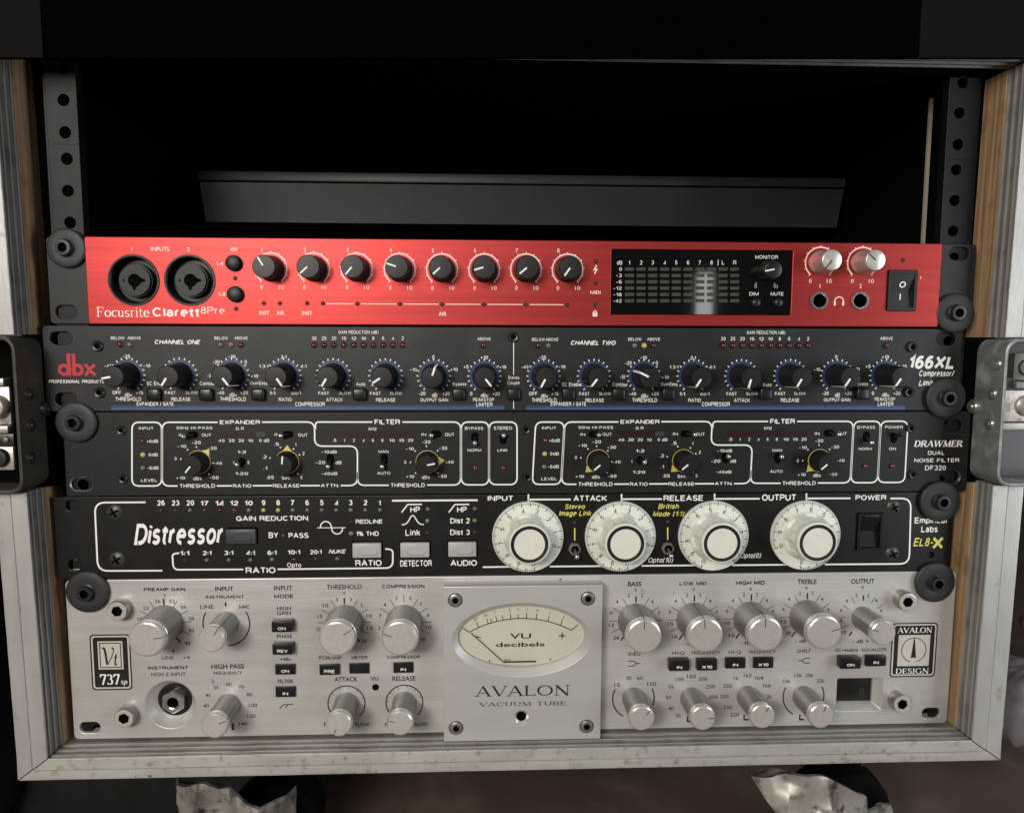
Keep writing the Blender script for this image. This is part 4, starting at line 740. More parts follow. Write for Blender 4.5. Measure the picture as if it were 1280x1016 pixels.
for ks, ds in ((K1, D1), (K2, D2)):
    for i, ((cx, cy), (dx, dy)) in enumerate(zip(ks, ds)):
        x, z = P(cx, cy, 0); k = part('control_knob', dk, co, (x, 0, z), ang(dx, dy)); sub('knob_pointer', dp, k)
        pr.mb.arc(x, z, 7.2, -55, 235, 2.2, 'blue', -.03)
        for j in range(17): pr.mb.tick(x, z, 234-288*j/16, 8.0, 9.1, .5, 'white', -.05)
        s = ks[1][0]-ks[0][0]; f = (ks[7][0]-ks[0][0])/446.
        def L(t, ox, oy, w, h=4.6, m='offwhite'): pr.T(t, cx+ox*f*1.03, cy+oy*1.0, w*f*1.02 if w else None, h, m, .026)
        c1 = ks is K1
        if i == 0: L('-45', -23.5, -11.5, 9); L('-25', -1, -23.2, 8.5); L('-10', 23.5, -11.8, 8.5); L('OFF', -13.3, 22, 10.5); L('dBu', 1, 24.6, 9); L('+15', 14.5, 22, 9); L('THRESHOLD', 1, 30, 31.5, 5.2); L('SC Enable', 35.5, 10.5, 25, 5)
        if i == 1: L('FAST', -12, 22, 13); L('SLOW', 14, 22, 15); L('RELEASE', 1, 30, 23.5, 5.2); L('Contour', 33.3, 10.5, 19, 5)
        if i == 2: L('-20', -19, -16.3, 8); L('-10', 0, -23.2, 8.5); L('0', 16.7, -16.5, None); L('-30', -26.5, 1, 6.5); L('+10', 27.5, 1.2, 9); L('-40', -13.7, 22, 8.5); L('dBu', 1.2, 24.6, 9); L('+20', 14.8, 22, 9); L('THRESHOLD', 1.5, 30, 31.5, 5.2); L('OverEasy', 32.5, 10.5, 22, 5.2); 
        if i == 3: L('1.3:1', -24.5, -11.5, 11.5); L('2:1', -.5, -23, 7.5); L('4:1', 23.5, -11.5, 8); L('1:1', -14, 22, 7); L('oo:1', 14.5, 22, 12); L('RATIO', 1.5, 30, 16, 5.2)
        if i == 4: L('FAST', -12, 22, 13); L('SLOW', 14, 22, 15); L('ATTACK', 1.2, 30, 20, 5.2); L('Auto', 33, 10.5, 11.5, 5)
        if i == 5: L('FAST', -12.5, 22, 13); L('SLOW', 12.5, 22, 15); L('RELEASE', 0, 30, 23.5, 5.2)
        if i == 6: L('-10', -24.5, -8, 8); L('0', -.5, -23.6, None); L('+10', 24.8, -8.3, 8.5); L('-20', -14, 22, 8); L('dB', 1, 24, 6.5, 5); L('+20', 15, 22, 8.5); L('OUTPUT GAIN', .5, 30, 34, 5.2); L('Bypass', 31.3, 10.5, 17, 5)
        if i == 7: L('+5', -22, -11.5, 6); L('+10', 0, -23.5, 9); L('+15', 22.5, -11.5, 8.5); L('0', -16, 22, None); L('dBu', 0, 24, 9); L('+20', 14.5, 22, 8.5); L('PEAKSTOP', -1, 29.3, 26, 5); L('LIMITER', 0, 35.3, 20, 5.6)
bt = MB(); bt.box(-3.4, 3.4, -3.4, 0, -3.2, 3.2, 'bplastic', 1.1, 3); bt = mesh_of(bt, 'push_button')
for px, py in ((194.3, 492.5), (259.3, 492.5), (324, 492.5), (450, 492.3), (573.6, 492.3), (642, 492.3), (710, 492), (772.5, 492), (834, 492), (955, 491.7), (1075.5, 491.7)):
    x, z = P(px, py, 0); part('push_button', bt, co, (x, 0, z))
for t, x, y, w in (('BELOW', 147, 422.5, 17), ('ABOVE', 167.7, 422.5, 16.5), ('BELOW', 276.5, 422.6, 17), ('ABOVE', 301.3, 422.6, 16.5), ('BELOW', 673, 424.3, 16), ('ABOVE', 690, 424.3, 15.5), ('BELOW', 793.5, 424, 16.5), ('ABOVE', 817, 424, 16), ('ABOVE', 605, 423.6, 16.5), ('ABOVE', 1108, 423, 15.5)): pr.T(t, x, y, w, 4.6, 'offwhite', .02)
pr.T('GAIN REDUCTION (dB)', 448, 415.2, 50, 5.2, 'offwhite', .02); pr.T('GAIN REDUCTION (dB)', 957.5, 415.6, 48, 5.2, 'offwhite', .02)
g1 = [392.5, 405, 417.3, 429.9, 442.2, 454.5, 466.7, 479, 491, 503.2]; g2 = [904, 916, 927.9, 940, 951.7, 963.2, 974.7, 986.5, 998.5, 1010]
for g, yy in ((g1, 0), (g2, .6)):
    for x, t in zip(g, ('30', '25', '20', '15', '12', '10', '8', '6', '4', '2')): pr.T(t, x, 422.8+yy, 6 if len(t) > 1 else None, 4.4, 'offwhite', .02); led(co, x, 431.4+yy, 1.5, 'led_red')
for x, y, m in ((150.5, 430.6, 'led_red'), (162.3, 430.8, 'led_off'), (276, 430.8, 'led_off'), (289, 430.8, 'led_amber'), (301.3, 431, 'led_red'), (604, 431.8, 'led_red'), (673, 432, 'led_red'), (685.3, 432, 'led_off'), (793, 432, 'led_off'), (805, 432, 'led_yellow'), (816.8, 432, 'led_red'), (1107.3, 431.8, 'led_red')): led(co, x, y, 1.5, m)
for t, x, w in (('EXPANDER / GATE', 194, 46), ('COMPRESSOR', 387.5, 37), ('EXPANDER / GATE', 710.5, 44), ('COMPRESSOR', 894.8, 35)): pr.T(t, x, 504.8, w, 5.8, 'white', .02)
pr.T('Stereo', 642, 472, 14, 4.6, 'offwhite', .02); pr.T('Couple', 642, 478.7, 15.5, 5, 'offwhite', .02)
pline(pr, [(642, 427.5), (642, 468.5)], .45, 'offwhite'); pline(pr, [(642, 500.5), (642, 511)], .45, 'offwhite')
for a, b in ((139, 630.5), (657, 1131)):
    for y, w, m, o in ((507.2, .7, 'navy', 0), (510.2, 2.0, 'blue', .004), (510.2, .9, 'blue2', .01)):
        pr.mb.ribbon([(P(a, y)[0], P((a+b)/2, y)[1]), (P(b, y)[0], P((a+b)/2, y)[1])], w, m, -.02-o)
# ================================================================== 3  BLACK DUAL NOISE FILTER
nf = thing('noise_filter', 'black dual noise filter with white outlined boxes and yellow ringed knobs', 'noise filter', (0, 0, -133.2))
X0, X1 = P(79.5, 560)[0], P(1211, 560)[0]; Z1, Z0 = -89.2, -133.1
pan = plate('front_panel', rrect(X0, X1, Z0, Z1, 1.2), [slot(*P(102, 605), 11.5, 7.2), slot(*P(92.5, 529), 11, 6.6), slot(*P(1191, 532), 10, 6.6), slot(*P(1187, 596), 11, 6.6)], 0, 3, 'drawmer', nf, .3)
chassis(nf, Z0, Z1); pr = newprint(pan, 0.)
q = MB(); 
for px, py in ((102, 605), (1187, 596)):
    c = P(px, py); o = slot(*c, 12.0, 7.8); i_ = slot(*c, 10.8, 6.6); n = len(o)
    q.add([(a, -.12, b) for a, b in o]+[(a, .5, b) for a, b in i_], [(j, (j+1) % n, n+(j+1) % n, n+j) for j in range(n)], 'steel')
part('slot_rim', q, nf, label='worn bright rims of the mounting slots')
for px, py in ((152, 537.5), (154.3, 598), (657.3, 536.8), (659, 596), (1138, 535), (1140, 593)): screw_head(nf, px, py, 2.5, 'boltblack')
# both halves are laid out alike: half 0 is measured, half 1 is its copy moved to the right
SH = P(703.7, 566)[0]-P(202.5, 567.5)[0]; SCL = (P(1132.5, 566)[0]-P(703.7, 566)[0])/(P(646, 566)[0]-P(202.5, 567)[0])
HX = P(202.5, 567.5)[0]
def H(px, py, half):
    x, z = P(px, py); 
    if half: x = HX+SH+(x-HX)*SCL; z -= .25-.35*(px-165)/480
    return x, z
tb = MB(); tb.box(-1, 1, -.05, .1, -1, 1, 'deep')
def toggle(hx, hz, bx, bz, vert, par, m='chrome', slotw=4.4, sloth=3.2):
    q = MB(); q.add([(hx+a, -.06, hz+b) for a, b in slot(0, 0, slotw, sloth)] if slotw > sloth else [(hx+a, -.06, hz+b) for b, a in slot(0, 0, sloth, slotw)], [tuple(range(len(slot(0, 0, 5, 3))))], 'deep')
    t = part('toggle_switch', q, par, smooth=0); l = MB(); l.tube([(hx, 1, hz), ((hx*.3+bx*.7), -2.6, (hz*.3+bz*.7)), (bx, -3.6, bz)], .7, 'bmatte', 10, 1.0); l.sphere((bx, -3.9, bz), 1.35, m); sub('lever', l, t); return t
dkm = lathe_mesh('control_knob', [(6.0, 0), (6.0, .6), (5.5, 1.4), (5.3, 9.4), (4.9, 10.0), (0, 10.1)], 'softblack', 40)
dkr = MB(); n = 44
dkr.lathe([(6.25, .05), (6.22, .35), (6.0, .4), (5.95, .1)], 'yellow_plastic', n=44); dkr.add([(6.0, -.6, 2.1), (6.0, -.6, -2.1), (9.0, -.4, 0), (6.3, 0, 2.3), (6.3, 0, -2.3), (9.0, 0, 0)], [(0, 1, 2), (0, 2, 5, 3), (1, 4, 5, 2), (3, 5, 4)], 'yellow_plastic'); dkr = mesh_of(dkr, 'yellow_pointer_ring')
dpt = MB(); dpt.box(.6, 4.7, -10.3, -9.9, -.4, .4, 'white', .1); dpt = mesh_of(dpt, 'knob_pointer')
OW = 'offwhite'
for half in (0, 1):
    def T(t, x, y, w, h=4.2, m=OW, b=.02):
        X, Zz = H(x, y, half); k = ppm(x, y); pr.T(t, X, Zz, w*k*(SCL if half else 1) if w else None, h*k, m, b, mm=True)
    def PL(pts, w=.75): pr.mb.ribbon([H(x, y, half) for x, y in pts], w, 'white', -.03)
    T0, B0, R = 527.7, 607.2, 9
    bx = lambda x0, x1, t=T0, b=B0: rounded([((x0+x1)/2, t), (x1, t), (x1, b), (x0, b), (x0, t), ((x0+x1)/2, t)], R)
    PL(bx(165, 202))
    PL(rounded([(272, T0), (202.8, T0), (202.8, B0), (222, B0)], R)); PL(rounded([(327.5, T0-.2), (393.3, T0-.4), (393.3, 557.5), (446.8, 557.5), (446.8, 606.6), (426, 606.7)], 10))
    PL([(271, B0-.1), (290, B0-.2)]); PL([(316, B0-.3), (340, B0-.4)]); PL([(375, B0-.4), (400, B0-.5)])
    PL(rounded([(465.5, 527.4), (394.3, 527.4), (394.3, 536)], 9)); PL(rounded([(503, 527.4), (575.8, 527.4), (575.8, 606), (534, 606)], R)); PL(rounded([(447.2, 590), (447.2, 606.3), (486, 606.3)], R))
    PL(bx(576.6, 611, 527.4, 605.8)); PL(bx(611.6, 646.3, 527.4, 605.5))
    T('EXPANDER', 300, 527.6, 50.5, 6.2, 'white', .03); T('FILTER', 484.2, 527.2, 32, 6.2, 'white', .03)
    for t, x, w in (('THRESHOLD', 247, 44), ('RATIO', 302.7, 23), ('RELEASE', 357.5, 33), ('ATTN.', 412.5, 23)): T(t, x, 607.1-(x-247)*.003, w, 5, 'white', .02)
    T('THRESHOLD', 510, 606.2, 42.5, 5, 'white', .02)
    T('50Hz HI-PASS', 243.2, 534.5, 45, 4); T('IN', 226.8, 543.6, 6.5, 4); T('OUT', 258, 543.6, 11.5, 4); T('G R', 299.8, 535.5, 10, 4)
    for t, x, w in (('40', 276.8, 8), ('30', 289.4, 7.5), ('20', 301.3, 7), ('10', 313.2, 6.2), ('0 dB', 330.3, 12.5)): T(t, x, 550.5, w, 4)
    for t, x, y, w in (('-20', 245.5, 553, 11), ('-10', 227.5, 557.6, 11), ('-30', 265.3, 560, 11), ('0', 219.6, 573, None), ('-40', 272.5, 578.6, 10), ('+10', 226, 597, 11), ('dBs', 246.8, 598, 10.5), ('-50', 267.8, 596.8, 11), ('1:2', 302.2, 564.6, 11), ('1', 292, 578, None), ('5', 310.6, 578, None), ('1:20', 302.3, 591.6, 16),
                       ('IN', 346.5, 543.2, 6.5), ('OUT', 378.5, 543.6, 11.5), ('.5', 345.6, 555, 6.5), ('1', 369.6, 555.2, None), ('2', 379.2, 566.6, None), ('.2', 330.5, 571, 6), ('.1', 331.6, 584.6, 5), ('.05', 337.6, 596.6, 9.5), ('Sec.', 358.2, 597.3, 12), ('5', 376.8, 596.4, None),
                       ('-10dB', 411.6, 564.5, 19), ('-20', 400.6, 577.9, 12), ('dB', 423.2, 578, 7.5), ('-40dB', 412, 591.6, 19.5), ('kHz', 466, 536, 10), ('MAN', 479.3, 564.3, 12.5), ('AUTO', 479.6, 591, 16.5), ('IN', 529.8, 543, 6), ('OUT', 562, 543, 11.5),
                       ('-20', 533, 552.2, 10), ('-10', 512.4, 560.6, 10), ('0', 506.6, 577.6, None), ('-30', 554, 560, 10), ('-40', 562, 577.2, 10), ('+10', 512.8, 595.2, 10), ('dBs', 532.4, 596.4, 10), ('-50', 553.4, 595, 10), ('INPUT', 182.6, 535.2, 18), ('+6dB', 190.8, 551.3, 14), ('0dB', 191.6, 568.2, 11.5), ('-6dB', 191.3, 584.6, 14), ('LEVEL', 186.3, 600.4, 20),
                       ('BYPASS', 592.6, 535, 23), ('NORM', 593, 562.6, 17), ('STEREO' if not half else 'POWER', 628.6, 535, 23), ('LINK' if not half else 'ON', 628.2, 562.6, 12.5 if not half else 9)): T(t, x, y, w)
    for t, x, w in (('.5', 418, 5), ('1', 430.5, None), ('2', 442.2, None), ('4', 454.2, None), ('6', 466.2, None), ('8', 478, None), ('10', 490, 7), ('15', 502, 6.5), ('20', 513, 7)): T(t, x, 550.2, w, 4)
    for x, y in ((234.5, 562), (245.6, 558.6), (260.4, 564.4), (226, 573.4), (266.3, 578.6), (261.2, 592.6), (350.5, 559.2), (367, 561), (374.3, 568.3), (337.5, 572.2), (372.2, 592), (519, 563.6), (533, 557.6), (547, 563.2), (513, 577.6), (552.6, 577.4), (519.4, 591.2), (547.4, 591.2)):
        X, Zz = H(x, y, half); pr.mb.disc(X, Zz, .42, OW, -.03, 10)
    # meter windows
    for x0, x1, y0, y1, m in ((272, 320, 540, 545.6, 'barred'), (320.3, 332, 540, 545.6, 'bargrey'), (414, 518.5, 539.2, 546.2, 'barred')):
        a, b = H(x0, (y0+y1)/2, half), H(x1, (y0+y1)/2, half); c = ppm(x0, y0)*(y1-y0)/2; q = MB(); q.box(a[0], b[0], -.12, .2, a[1]-c, a[1]+c, m); part('meter_window', q, nf)
    for x, y, dx, dy, ra in ((248.5, 577.5, -48, 60, 50), (359, 577.3, 8, -75, 88), (534.3, 577.3, 42, -8, 5)):
        if half: dx, dy, ra = -35, 30, 222
        X, Zz = H(x, y, half); k = part('control_knob', dkm, nf, (X, 0, Zz), ang(dx, dy)); sub('knob_pointer', dpt, k)
        part('yellow_pointer_ring', dkr, nf, (X, 0, Zz), -math.radians(ra))
    sw = [((241, 543.3), (233, 544.2), 0), ((302.5, 576.8), (299.4, 578.9), 2), ((360, 542.8), (353.5, 543.3), 0), ((413, 573.8), (411.6, 581.4), 1), ((480.5, 573.8), (478.7, 581.4), 1), ((545, 542.3), (539.6, 543), 0), ((593.6, 547), (593.5, 552.3), 1), ((629, 548.5), (629, 543), 1)]
    if half: sw = [((241, 543.3), (246, 543.3), 0), ((302.5, 576.8), (306.5, 577.6), 2), ((360, 542.8), (369, 543), 0), ((413, 573.8), (413.5, 570.5), 1), ((480.5, 573.8), (481.5, 571), 1), ((545, 542.3), (553, 543), 0), ((593.6, 547), (595.6, 553.4), 1), ((629, 548.5), (632, 543), 1)]
    for i, ((a, b), (c, d), v) in enumerate(sw):
        A, B = H(a, b, half), H(c, d, half); toggle(A[0], A[1], B[0], B[1], v, nf, 'softblack' if half and i == 7 else 'chrome', 5.8 if v == 0 else 3.9, 3.7 if v == 0 else (5.8 if v == 1 else 4.4))
    for x, y, m in ((178.4, 551.3, 'led_redlit' if half else 'led_red'), (178.8, 568.2, 'led_yellow'), (179, 584.6, 'led_off'), (593.8, 584.6, 'led_redlit'), (628.7, 584.6, 'led_redlit')):
        X, Zz = H(x, y, half); q = MB(); r = 1.35; q.lathe([(r+.35, 0, 'bmatte'), (r+.3, .25, 'bmatte'), (r, .25, 'bmatte'), (r*.93, r*.45), (r*.7, r*.75), (0, r)], m, n=16); part('led', q, nf, (X, 0, Zz))
x0, zb = P(1142, 558.3); x1, zt = P(1203, 550.4); serif(pr.mb, 'DRAWMER', x0, x1, zb, zt, 'white', 0., 1.6, .18)
pr.T('DUAL', 1170.2, 565.6, 20.5, 5.6, 'white', .02); pr.T('NOISE FILTER', 1171, 575.2, 56, 5.8, 'white', .02); pr.T('DF320', 1169.3, 584.6, 26, 6, 'white', .02)
# ================================================================== 4  BLACK COMPRESSOR WITH FOUR IVORY DIALS
di = thing('dial_compressor', 'black compressor with four large ivory numbered dials and bold white slanted title', 'compressor', (0, 0, -177.6))
X0, X1 = P(69, 670)[0], P(1188.5, 670)[0]; Z1, Z0 = -133.6, -177.7
psw = (P(1071, 664)[0], P(1103, 664)[0], P(1087, 688)[1], P(1087, 641)[1])
pan = plate('front_panel', rrect(X0, X1, Z0, Z1, .8), [rrect(P(82, 632)[0], P(98, 632)[0], P(90, 639)[1], P(90, 625.5)[1], 2.4), rrect(P(85, 706)[0], P(101, 706)[0], P(93, 713)[1], P(93, 699)[1], 2.6), slot(*P(1176, 627), 8, 6), circ(*P(1163.5, 693.5), 1.9), rrect(*psw, .4)], 0, 3, 'distressor', di, .3)
chassis(di, Z0, Z1); pr = newprint(pan, 0.)
q = MB(); 
for (a, b, w, h) in ((93, 713.5, 9, 1.2), (92.5, 700, 3.0, .9), (1164, 689.5, 3, .6)):
    c = P(a, b); q.box(c[0]-w/2, c[0]+w/2, 1.5, 3.2, c[1]-h/2, c[1]+h/2, 'steel', .3)
part('clip_nut', q, di, label='bright metal glimpsed in the mounting slots')
pline(pr, rounded([(182, 627.6), (118.3, 628), (122.3, 713.3), (203, 712.9)], 13), .85)
for px, py, r in ((143.2, 640, 4.1), (146.2, 699, 4.1), (1117.3, 634, 3.9), (1115.6, 692, 3.9)): screw_head(di, px, py, r, 'screwgrey', kind='cross')
labs = ['26', '23', '20', '17', '14', '12', '10', '9', '8', '7', '6', '5', '4', '3', '2', '1']
lx = [201, 219.2, 237.6, 256, 274.5, 292.8, 311, 329.4, 347.7, 366, 384, 402.3, 420.4, 438.4, 456.6, 474.8]
lm = ['led_brown', 'led_brown', 'led_off', 'led_red', 'led_red', 'led_redlit', 'led_green', 'led_yellow', 'led_yellow', 'led_green', 'led_off', 'led_off', 'led_off', 'led_green', 'led_off', 'led_off']
for i, (t, x, m) in enumerate(zip(labs, lx, lm)): pr.T(t, x, 628.4-i*.03, 10 if len(t) > 1 else None, 6.8, 'white', .035); led(di, x, 637.5-i*.03, .75 if i < 2 else 1.15, m)
pr.T('GAIN REDUCTION', 340.2, 647.6, 90, 8, 'white', .03)
pr.T('Distressor', 223, 667.3, 112, 27.5, 'white', .032, .30)
def keyb(px, py, w, h, m, label=None):
    x, z = P(px, py); k = ppm(px, py); w, h = w*k, h*k; q = MB(); q.box(x-w/2-.6, x+w/2+.6, -.15, .3, z-h/2-.6, z+h/2+.6, 'deep')
    b = part('rocker_button', q, di, smooth=0, label=label); q = MB(); q.box(x-w/2, x+w/2, -2.6, 0, z-h/2, z+h/2, m, .45)
    q.add([(x+a, -2.62-.0, z+c) for a, c in slot(1.2, -.3, w*.66, h*.60)]+[(x+a, -3.15, z+c) for a, c in slot(1.0, -.3, w*.56, h*.46)], [(i, (i+1) % 28, 28+(i+1) % 28, 28+i) for i in range(28)]+[tuple(range(28, 56))], m); sub('button_cap', mesh_of(q, 'button_cap', 28), b)
keyb(302.8, 669, 37, 18.5, 'dbutton', 'dark grey bypass button'); keyb(459.3, 686.3, 35.5, 18.5, 'lbutton'); keyb(519, 685.8, 36, 18.5, 'lbutton'); keyb(578, 685, 35, 18.5, 'lbutton')
pr.T('BY', 341.8, 668.6, 12, 7.4, 'white', .03); pr.T('PASS', 373.2, 668.6, 25, 7.6, 'white', .03); led(di, 353.8, 668.8, .7, 'led_off')
x, z = P(414.4, 659.4); pr.mb.rect(x-7.6, x+7.4, z-.2, z+.2, 'white', -.03)
s = []
for i in range(41):
    t = i/40*2*math.pi; v = math.sin(t); v = math.copysign(abs(v)**.42, v); s.append((x-5.9+11.8*i/40, z+3.4*v))
pr.mb.ribbon(s, .62, 'white', -.04)
led(di, 438.8, 651.6, .8, 'led_brown'); pr.T('REDLINE', 461.2, 651.6, 33, 6.6, 'white', .03); led(di, 438.8, 666.5, 1.35, 'led_green'); pr.T('1% THD', 459.6, 666.4, 28, 6.6, 'white', .03)
for t, x, y, w, ly, m, r in (('1:1', 231, 690.6, 11.5, 699.5, 'led_brown', .6), ('2:1', 258.6, 690.6, 11.5, 699.6, 'led_off', 1.15), ('3:1', 286, 690.4, 11.5, 699.5, 'led_off', 1.1), ('4:1', 313, 690.3, 11.5, 699.3, 'led_off', 1.15), ('6:1', 340, 690.3, 11.5, 699, 'led_green', 1.15), ('10:1', 367.5, 689.6, 15.5, 698.6, 'led_redlit', 1.0), ('20:1', 394.6, 689.3, 15, 698.2, 'led_red', 1.0)):
    pr.T(t, x, y, w, 6.2, 'white', .03); led(di, x, ly, r, m)
pr.T('NUKE', 421.6, 689, 21.5, 6.6, 'white', .03, .3); led(di, 421.5, 698, 1.1, 'led_off'); pr.T('Opto', 367.7, 706.3, 17.5, 6.8, 'white', .015)
pline(pr, rounded([(224, 691), (215.3, 692), (216.8, 711.8), (304, 711.4)], 7), .85); pline(pr, rounded([(347, 711.2), (491, 709.6), (491, 686.6), (481.5, 685.8)], 9), .85)
for t, x, y, w, h in (('RATIO', 325.8, 712, 37.5, 8.6), ('RATIO', 460.6, 702.9, 33, 8.6), ('DETECTOR', 520, 703.8, 39.5, 8), ('AUDIO', 579.7, 702.9, 33, 8.6)): pr.T(t, x, y, w, h, 'white', .03)
pline(pr, [(490, 625.6), (597, 625.0)], .95)
for ox, ly in ((0, 0), (59, -.4)):
    pline(pr, [(502+ox, 640.3), (509.6+ox, 630.4), (527.5+ox, 630.2)], .7); pr.T('HP', 519+ox*.99, 636.4, 12.2, 6.8, 'white', .03); led(di, 534.6+ox*.995, 636+ly, 1.15, 'led_off')
x, z = P(516, 655.5); pr.mb.ribbon([(x-5.8+11.6*i/30, z+5.0*math.exp(-((i-15)/6.2)**2)) for i in range(31)], .62, 'white', -.04)
led(di, 534.2, 650.6, 1.2, 'led_green'); led(di, 593.2, 650.2, 1.2, 'led_green'); led(di, 533.8, 665.3, .85, 'led_red'); led(di, 593.4, 664.8, .85, 'led_brown')
pr.T('Link', 516, 665.6, 18.5, 7.6, 'white', .02); pr.T('Dist 2', 575, 650.6, 24.3, 7, 'white', .03); pr.T('Dist 3', 575, 665, 24.3, 7, 'white', .03)
for t, x, y, w, h in (('INPUT', 625.3, 622.6, 31.5, 8), ('ATTACK', 737.7, 622.2, 41.5, 8), ('RELEASE', 854, 621.9, 49, 8), ('OUTPUT', 973.5, 621.6, 42, 8), ('POWER', 1088.6, 621.6, 38.5, 8)): pr.T(t, x, y, w, h, 'white', .03)
for tx, x1, y in ((660.5, 713.5, 624.2), (777, 827.5, 623.7), (893.2, 949.5, 623.3), (1008, 1063, 622.8)):
    pline(pr, [(tx, y-6.5), (tx, y+5)], .8); pline(pr, [(tx, y), (x1, y-.2)], .85)
pline(pr, rounded([(1113, 622.8), (1138.8, 622.8), (1136.5, 704.4), (1031, 705.2)], 12), .85)
for a, b, y in ((603.5, 640, 708.6), (687, 756, 707.8), (802, 870, 706.9), (915, 985, 706.1)): pline(pr, [(a, y), (b, y-.6)], .85)
for t, x, y, w, h in (('Stereo', 718.7, 633, 25, 6.4), ('Image Link', 719, 642.2, 40.5, 8), ('British', 835.6, 632.6, 26, 6.4), ('Mode (1:1)', 835.8, 642, 39.5, 8)): pr.T(t, x, y, w, h, 'yellow', .02, .28)
pr.T('Opto(10)', 826, 700, 31, 8, 'white', .012, .28); pr.T('Opto(0)', 938.5, 694.6, 25.5, 7.4, 'white', .012, .28)
for cx, cy, ex in ((718.4, 685.8, 2.6), (834.6, 685, 4)):
    led(di, cx-.6, cy-33, .9, 'led_brown'); pline(pr, [(cx, cy-26), (cx, cy-10.5)], .7, 'yellow'); x, z = P(cx, cy)
    q = MB(); q.lathe([(3.5, 0), (3.5, .8), (3.1, 1.4), (2.2, 1.5), (1.9, .9, 'deep'), (0, .8, 'deep')], 'steel', x, 0, z, 24, mod=lambda a, h, r: 1+.04*math.cos(6*a)); t = part('toggle_switch', q, di)
    b = P(cx+ex, cy+9.8, -6); q = MB(); q.tube([(x, 0, z-.2), ((x+b[0])/2, -3.4, (z+b[1])/2), (b[0], -6, b[1])], .7, 'steel', 10, 1.1); q.sphere((b[0], -6.2, b[1]), 1.35, 'chrome'); sub('lever', q, t)
pr.T('Empirical', 1163.3, 650.6, 40, 8.6, 'white', .03); pr.T('Labs', 1161.8, 661.4, 20.5, 7.4, 'white', .03); pr.T('EL8-', 1154, 677.2, 24.5, 10.5, 'yellow', .02, .25)
c = P(1172.3, 678.2); 
for s in (-1, 1): pr.mb.ribbon([(c[0]-2.5, c[1]-s*2.8), (c[0]+2.5, c[1]+s*2.8)], 1.5, 'yellow', -.04-.01*s)
# dials
Y0 = -3.0
q = MB()
def flute(a, h, r):
    if 3.4 < h < 12.5 and r < 13:
        k = min(1, max(0, (0.5+0.5*math.cos(6*a))*2.2-.5)); return 1-.12*k*min(1, (h-3.3)/1.5, (12.6-h)/1.6)
    return 1
q.lathe([(18.7, .3), (19.1, .8), (19.15, 2.4), (18.9, 2.9), (18.6, 3.0), (16.5, 3.05), (13.6, 3.1), (13.2, 3.4), (13.0, 4.2), (12.8, 5.2), (12.3, 8), (11.6, 10.6), (11.2, 12.0), (10.8, 12.8), (10.9, 13.4), (11.0, 14.2), (10.8, 15.6), (10.2, 16.2), (9.75, 16.3), (9.7, 16.28, 'black'), (7.95, 16.28, 'black'), (7.9, 16.34, 'dialtop'), (0, 16.36, 'dialtop')], 'dial', n=96, mod=flute)
dial_me = mesh_of(q, 'numbered_dial', 32)
for cx, cy, start in ((659.6, 669.3, -18.6), (775.0, 669), (891.2, 668.3), (1005.8, 667.8)) if False else ((659.6, 669.5, -18.6), (774.6, 669.1, -16.5), (890.3, 668.2, -50.6), (1004.8, 667.6, -98)):
    x, z = P(cx, cy, 0); k = part('numbered_dial', dial_me, di, (x, 0, z), -math.radians(start), label=None)
    pp = Print(z); pp.y = -3.12; pp.mb = MB(); 
    for i in range(101):
        a = start+i*3.0; L = 16.6 if i % 10 == 0 else (16.9 if i % 5 == 0 else 17.7); pp.mb.tick(x, z, a, L-(.0), 18.75, .44 if i % 5 == 0 else .3, 'black', -3.12)
    for i in range(11):
        a = math.radians(start+i*30); pp.T(str(i), x+14.7*math.cos(a), z+14.7*math.sin(a), None, 2.6, 'black', .012, 0, a-math.pi/2, True)
    PRINTS.append((pp, 'dial_numbers', ('fix', k)))
f, rk, _ = rocker(di, psw[0]+.1, psw[1]-.1, psw[2]+.1, psw[3]-.1, 0, m='jackblack')
q = MB(); a, b = P(1079, 652)[0], P(1097, 652)[0]; q.box(a, b, -1.3, -.5, P(0, 653.5)[1], P(0, 650.5)[1], 'bmatte', .2); sub('switch_ridge', q, f)
# ================================================================== 5  SILVER VALVE PREAMPLIFIER
av = thing('valve_preamplifier', 'silver two unit valve channel strip with oval needle meter and aluminium knobs', 'preamplifier', (0, 0, -266.6))
X0, X1 = -241.3, 241.3; Z1, Z0 = -178.2, -266.4
jc = P(213, 880.5); psx = (P(1046, 865, 0)[0], P(1103, 865)[0], P(1070, 888)[1], P(1070, 847.5)[1])
pan = plate('front_panel', rrect(X0, X1, Z0, Z1, 2.6), [slot(*P(112.3, 909), 11, 6.2), slot(*P(108.5, 740), 11, 6.2), slot(*P(1164, 891), 10.5, 6.2), slot(*P(1170, 728), 10.5, 6.2), circ(*jc, 13.3, 56), rrect(psx[0], psx[1], psx[2], psx[3], 1.2)], 0, 6, 'alu', av, .4, 'brushed aluminium front panel')
chassis(av, Z0, Z1); pr = newprint(pan, 0., font='b')
BK = 'black'
def A(t, x, y, w, h=5.0, m=BK, b=.012): pr.T(t, x, y, w, h*1.04, m, b+.006)
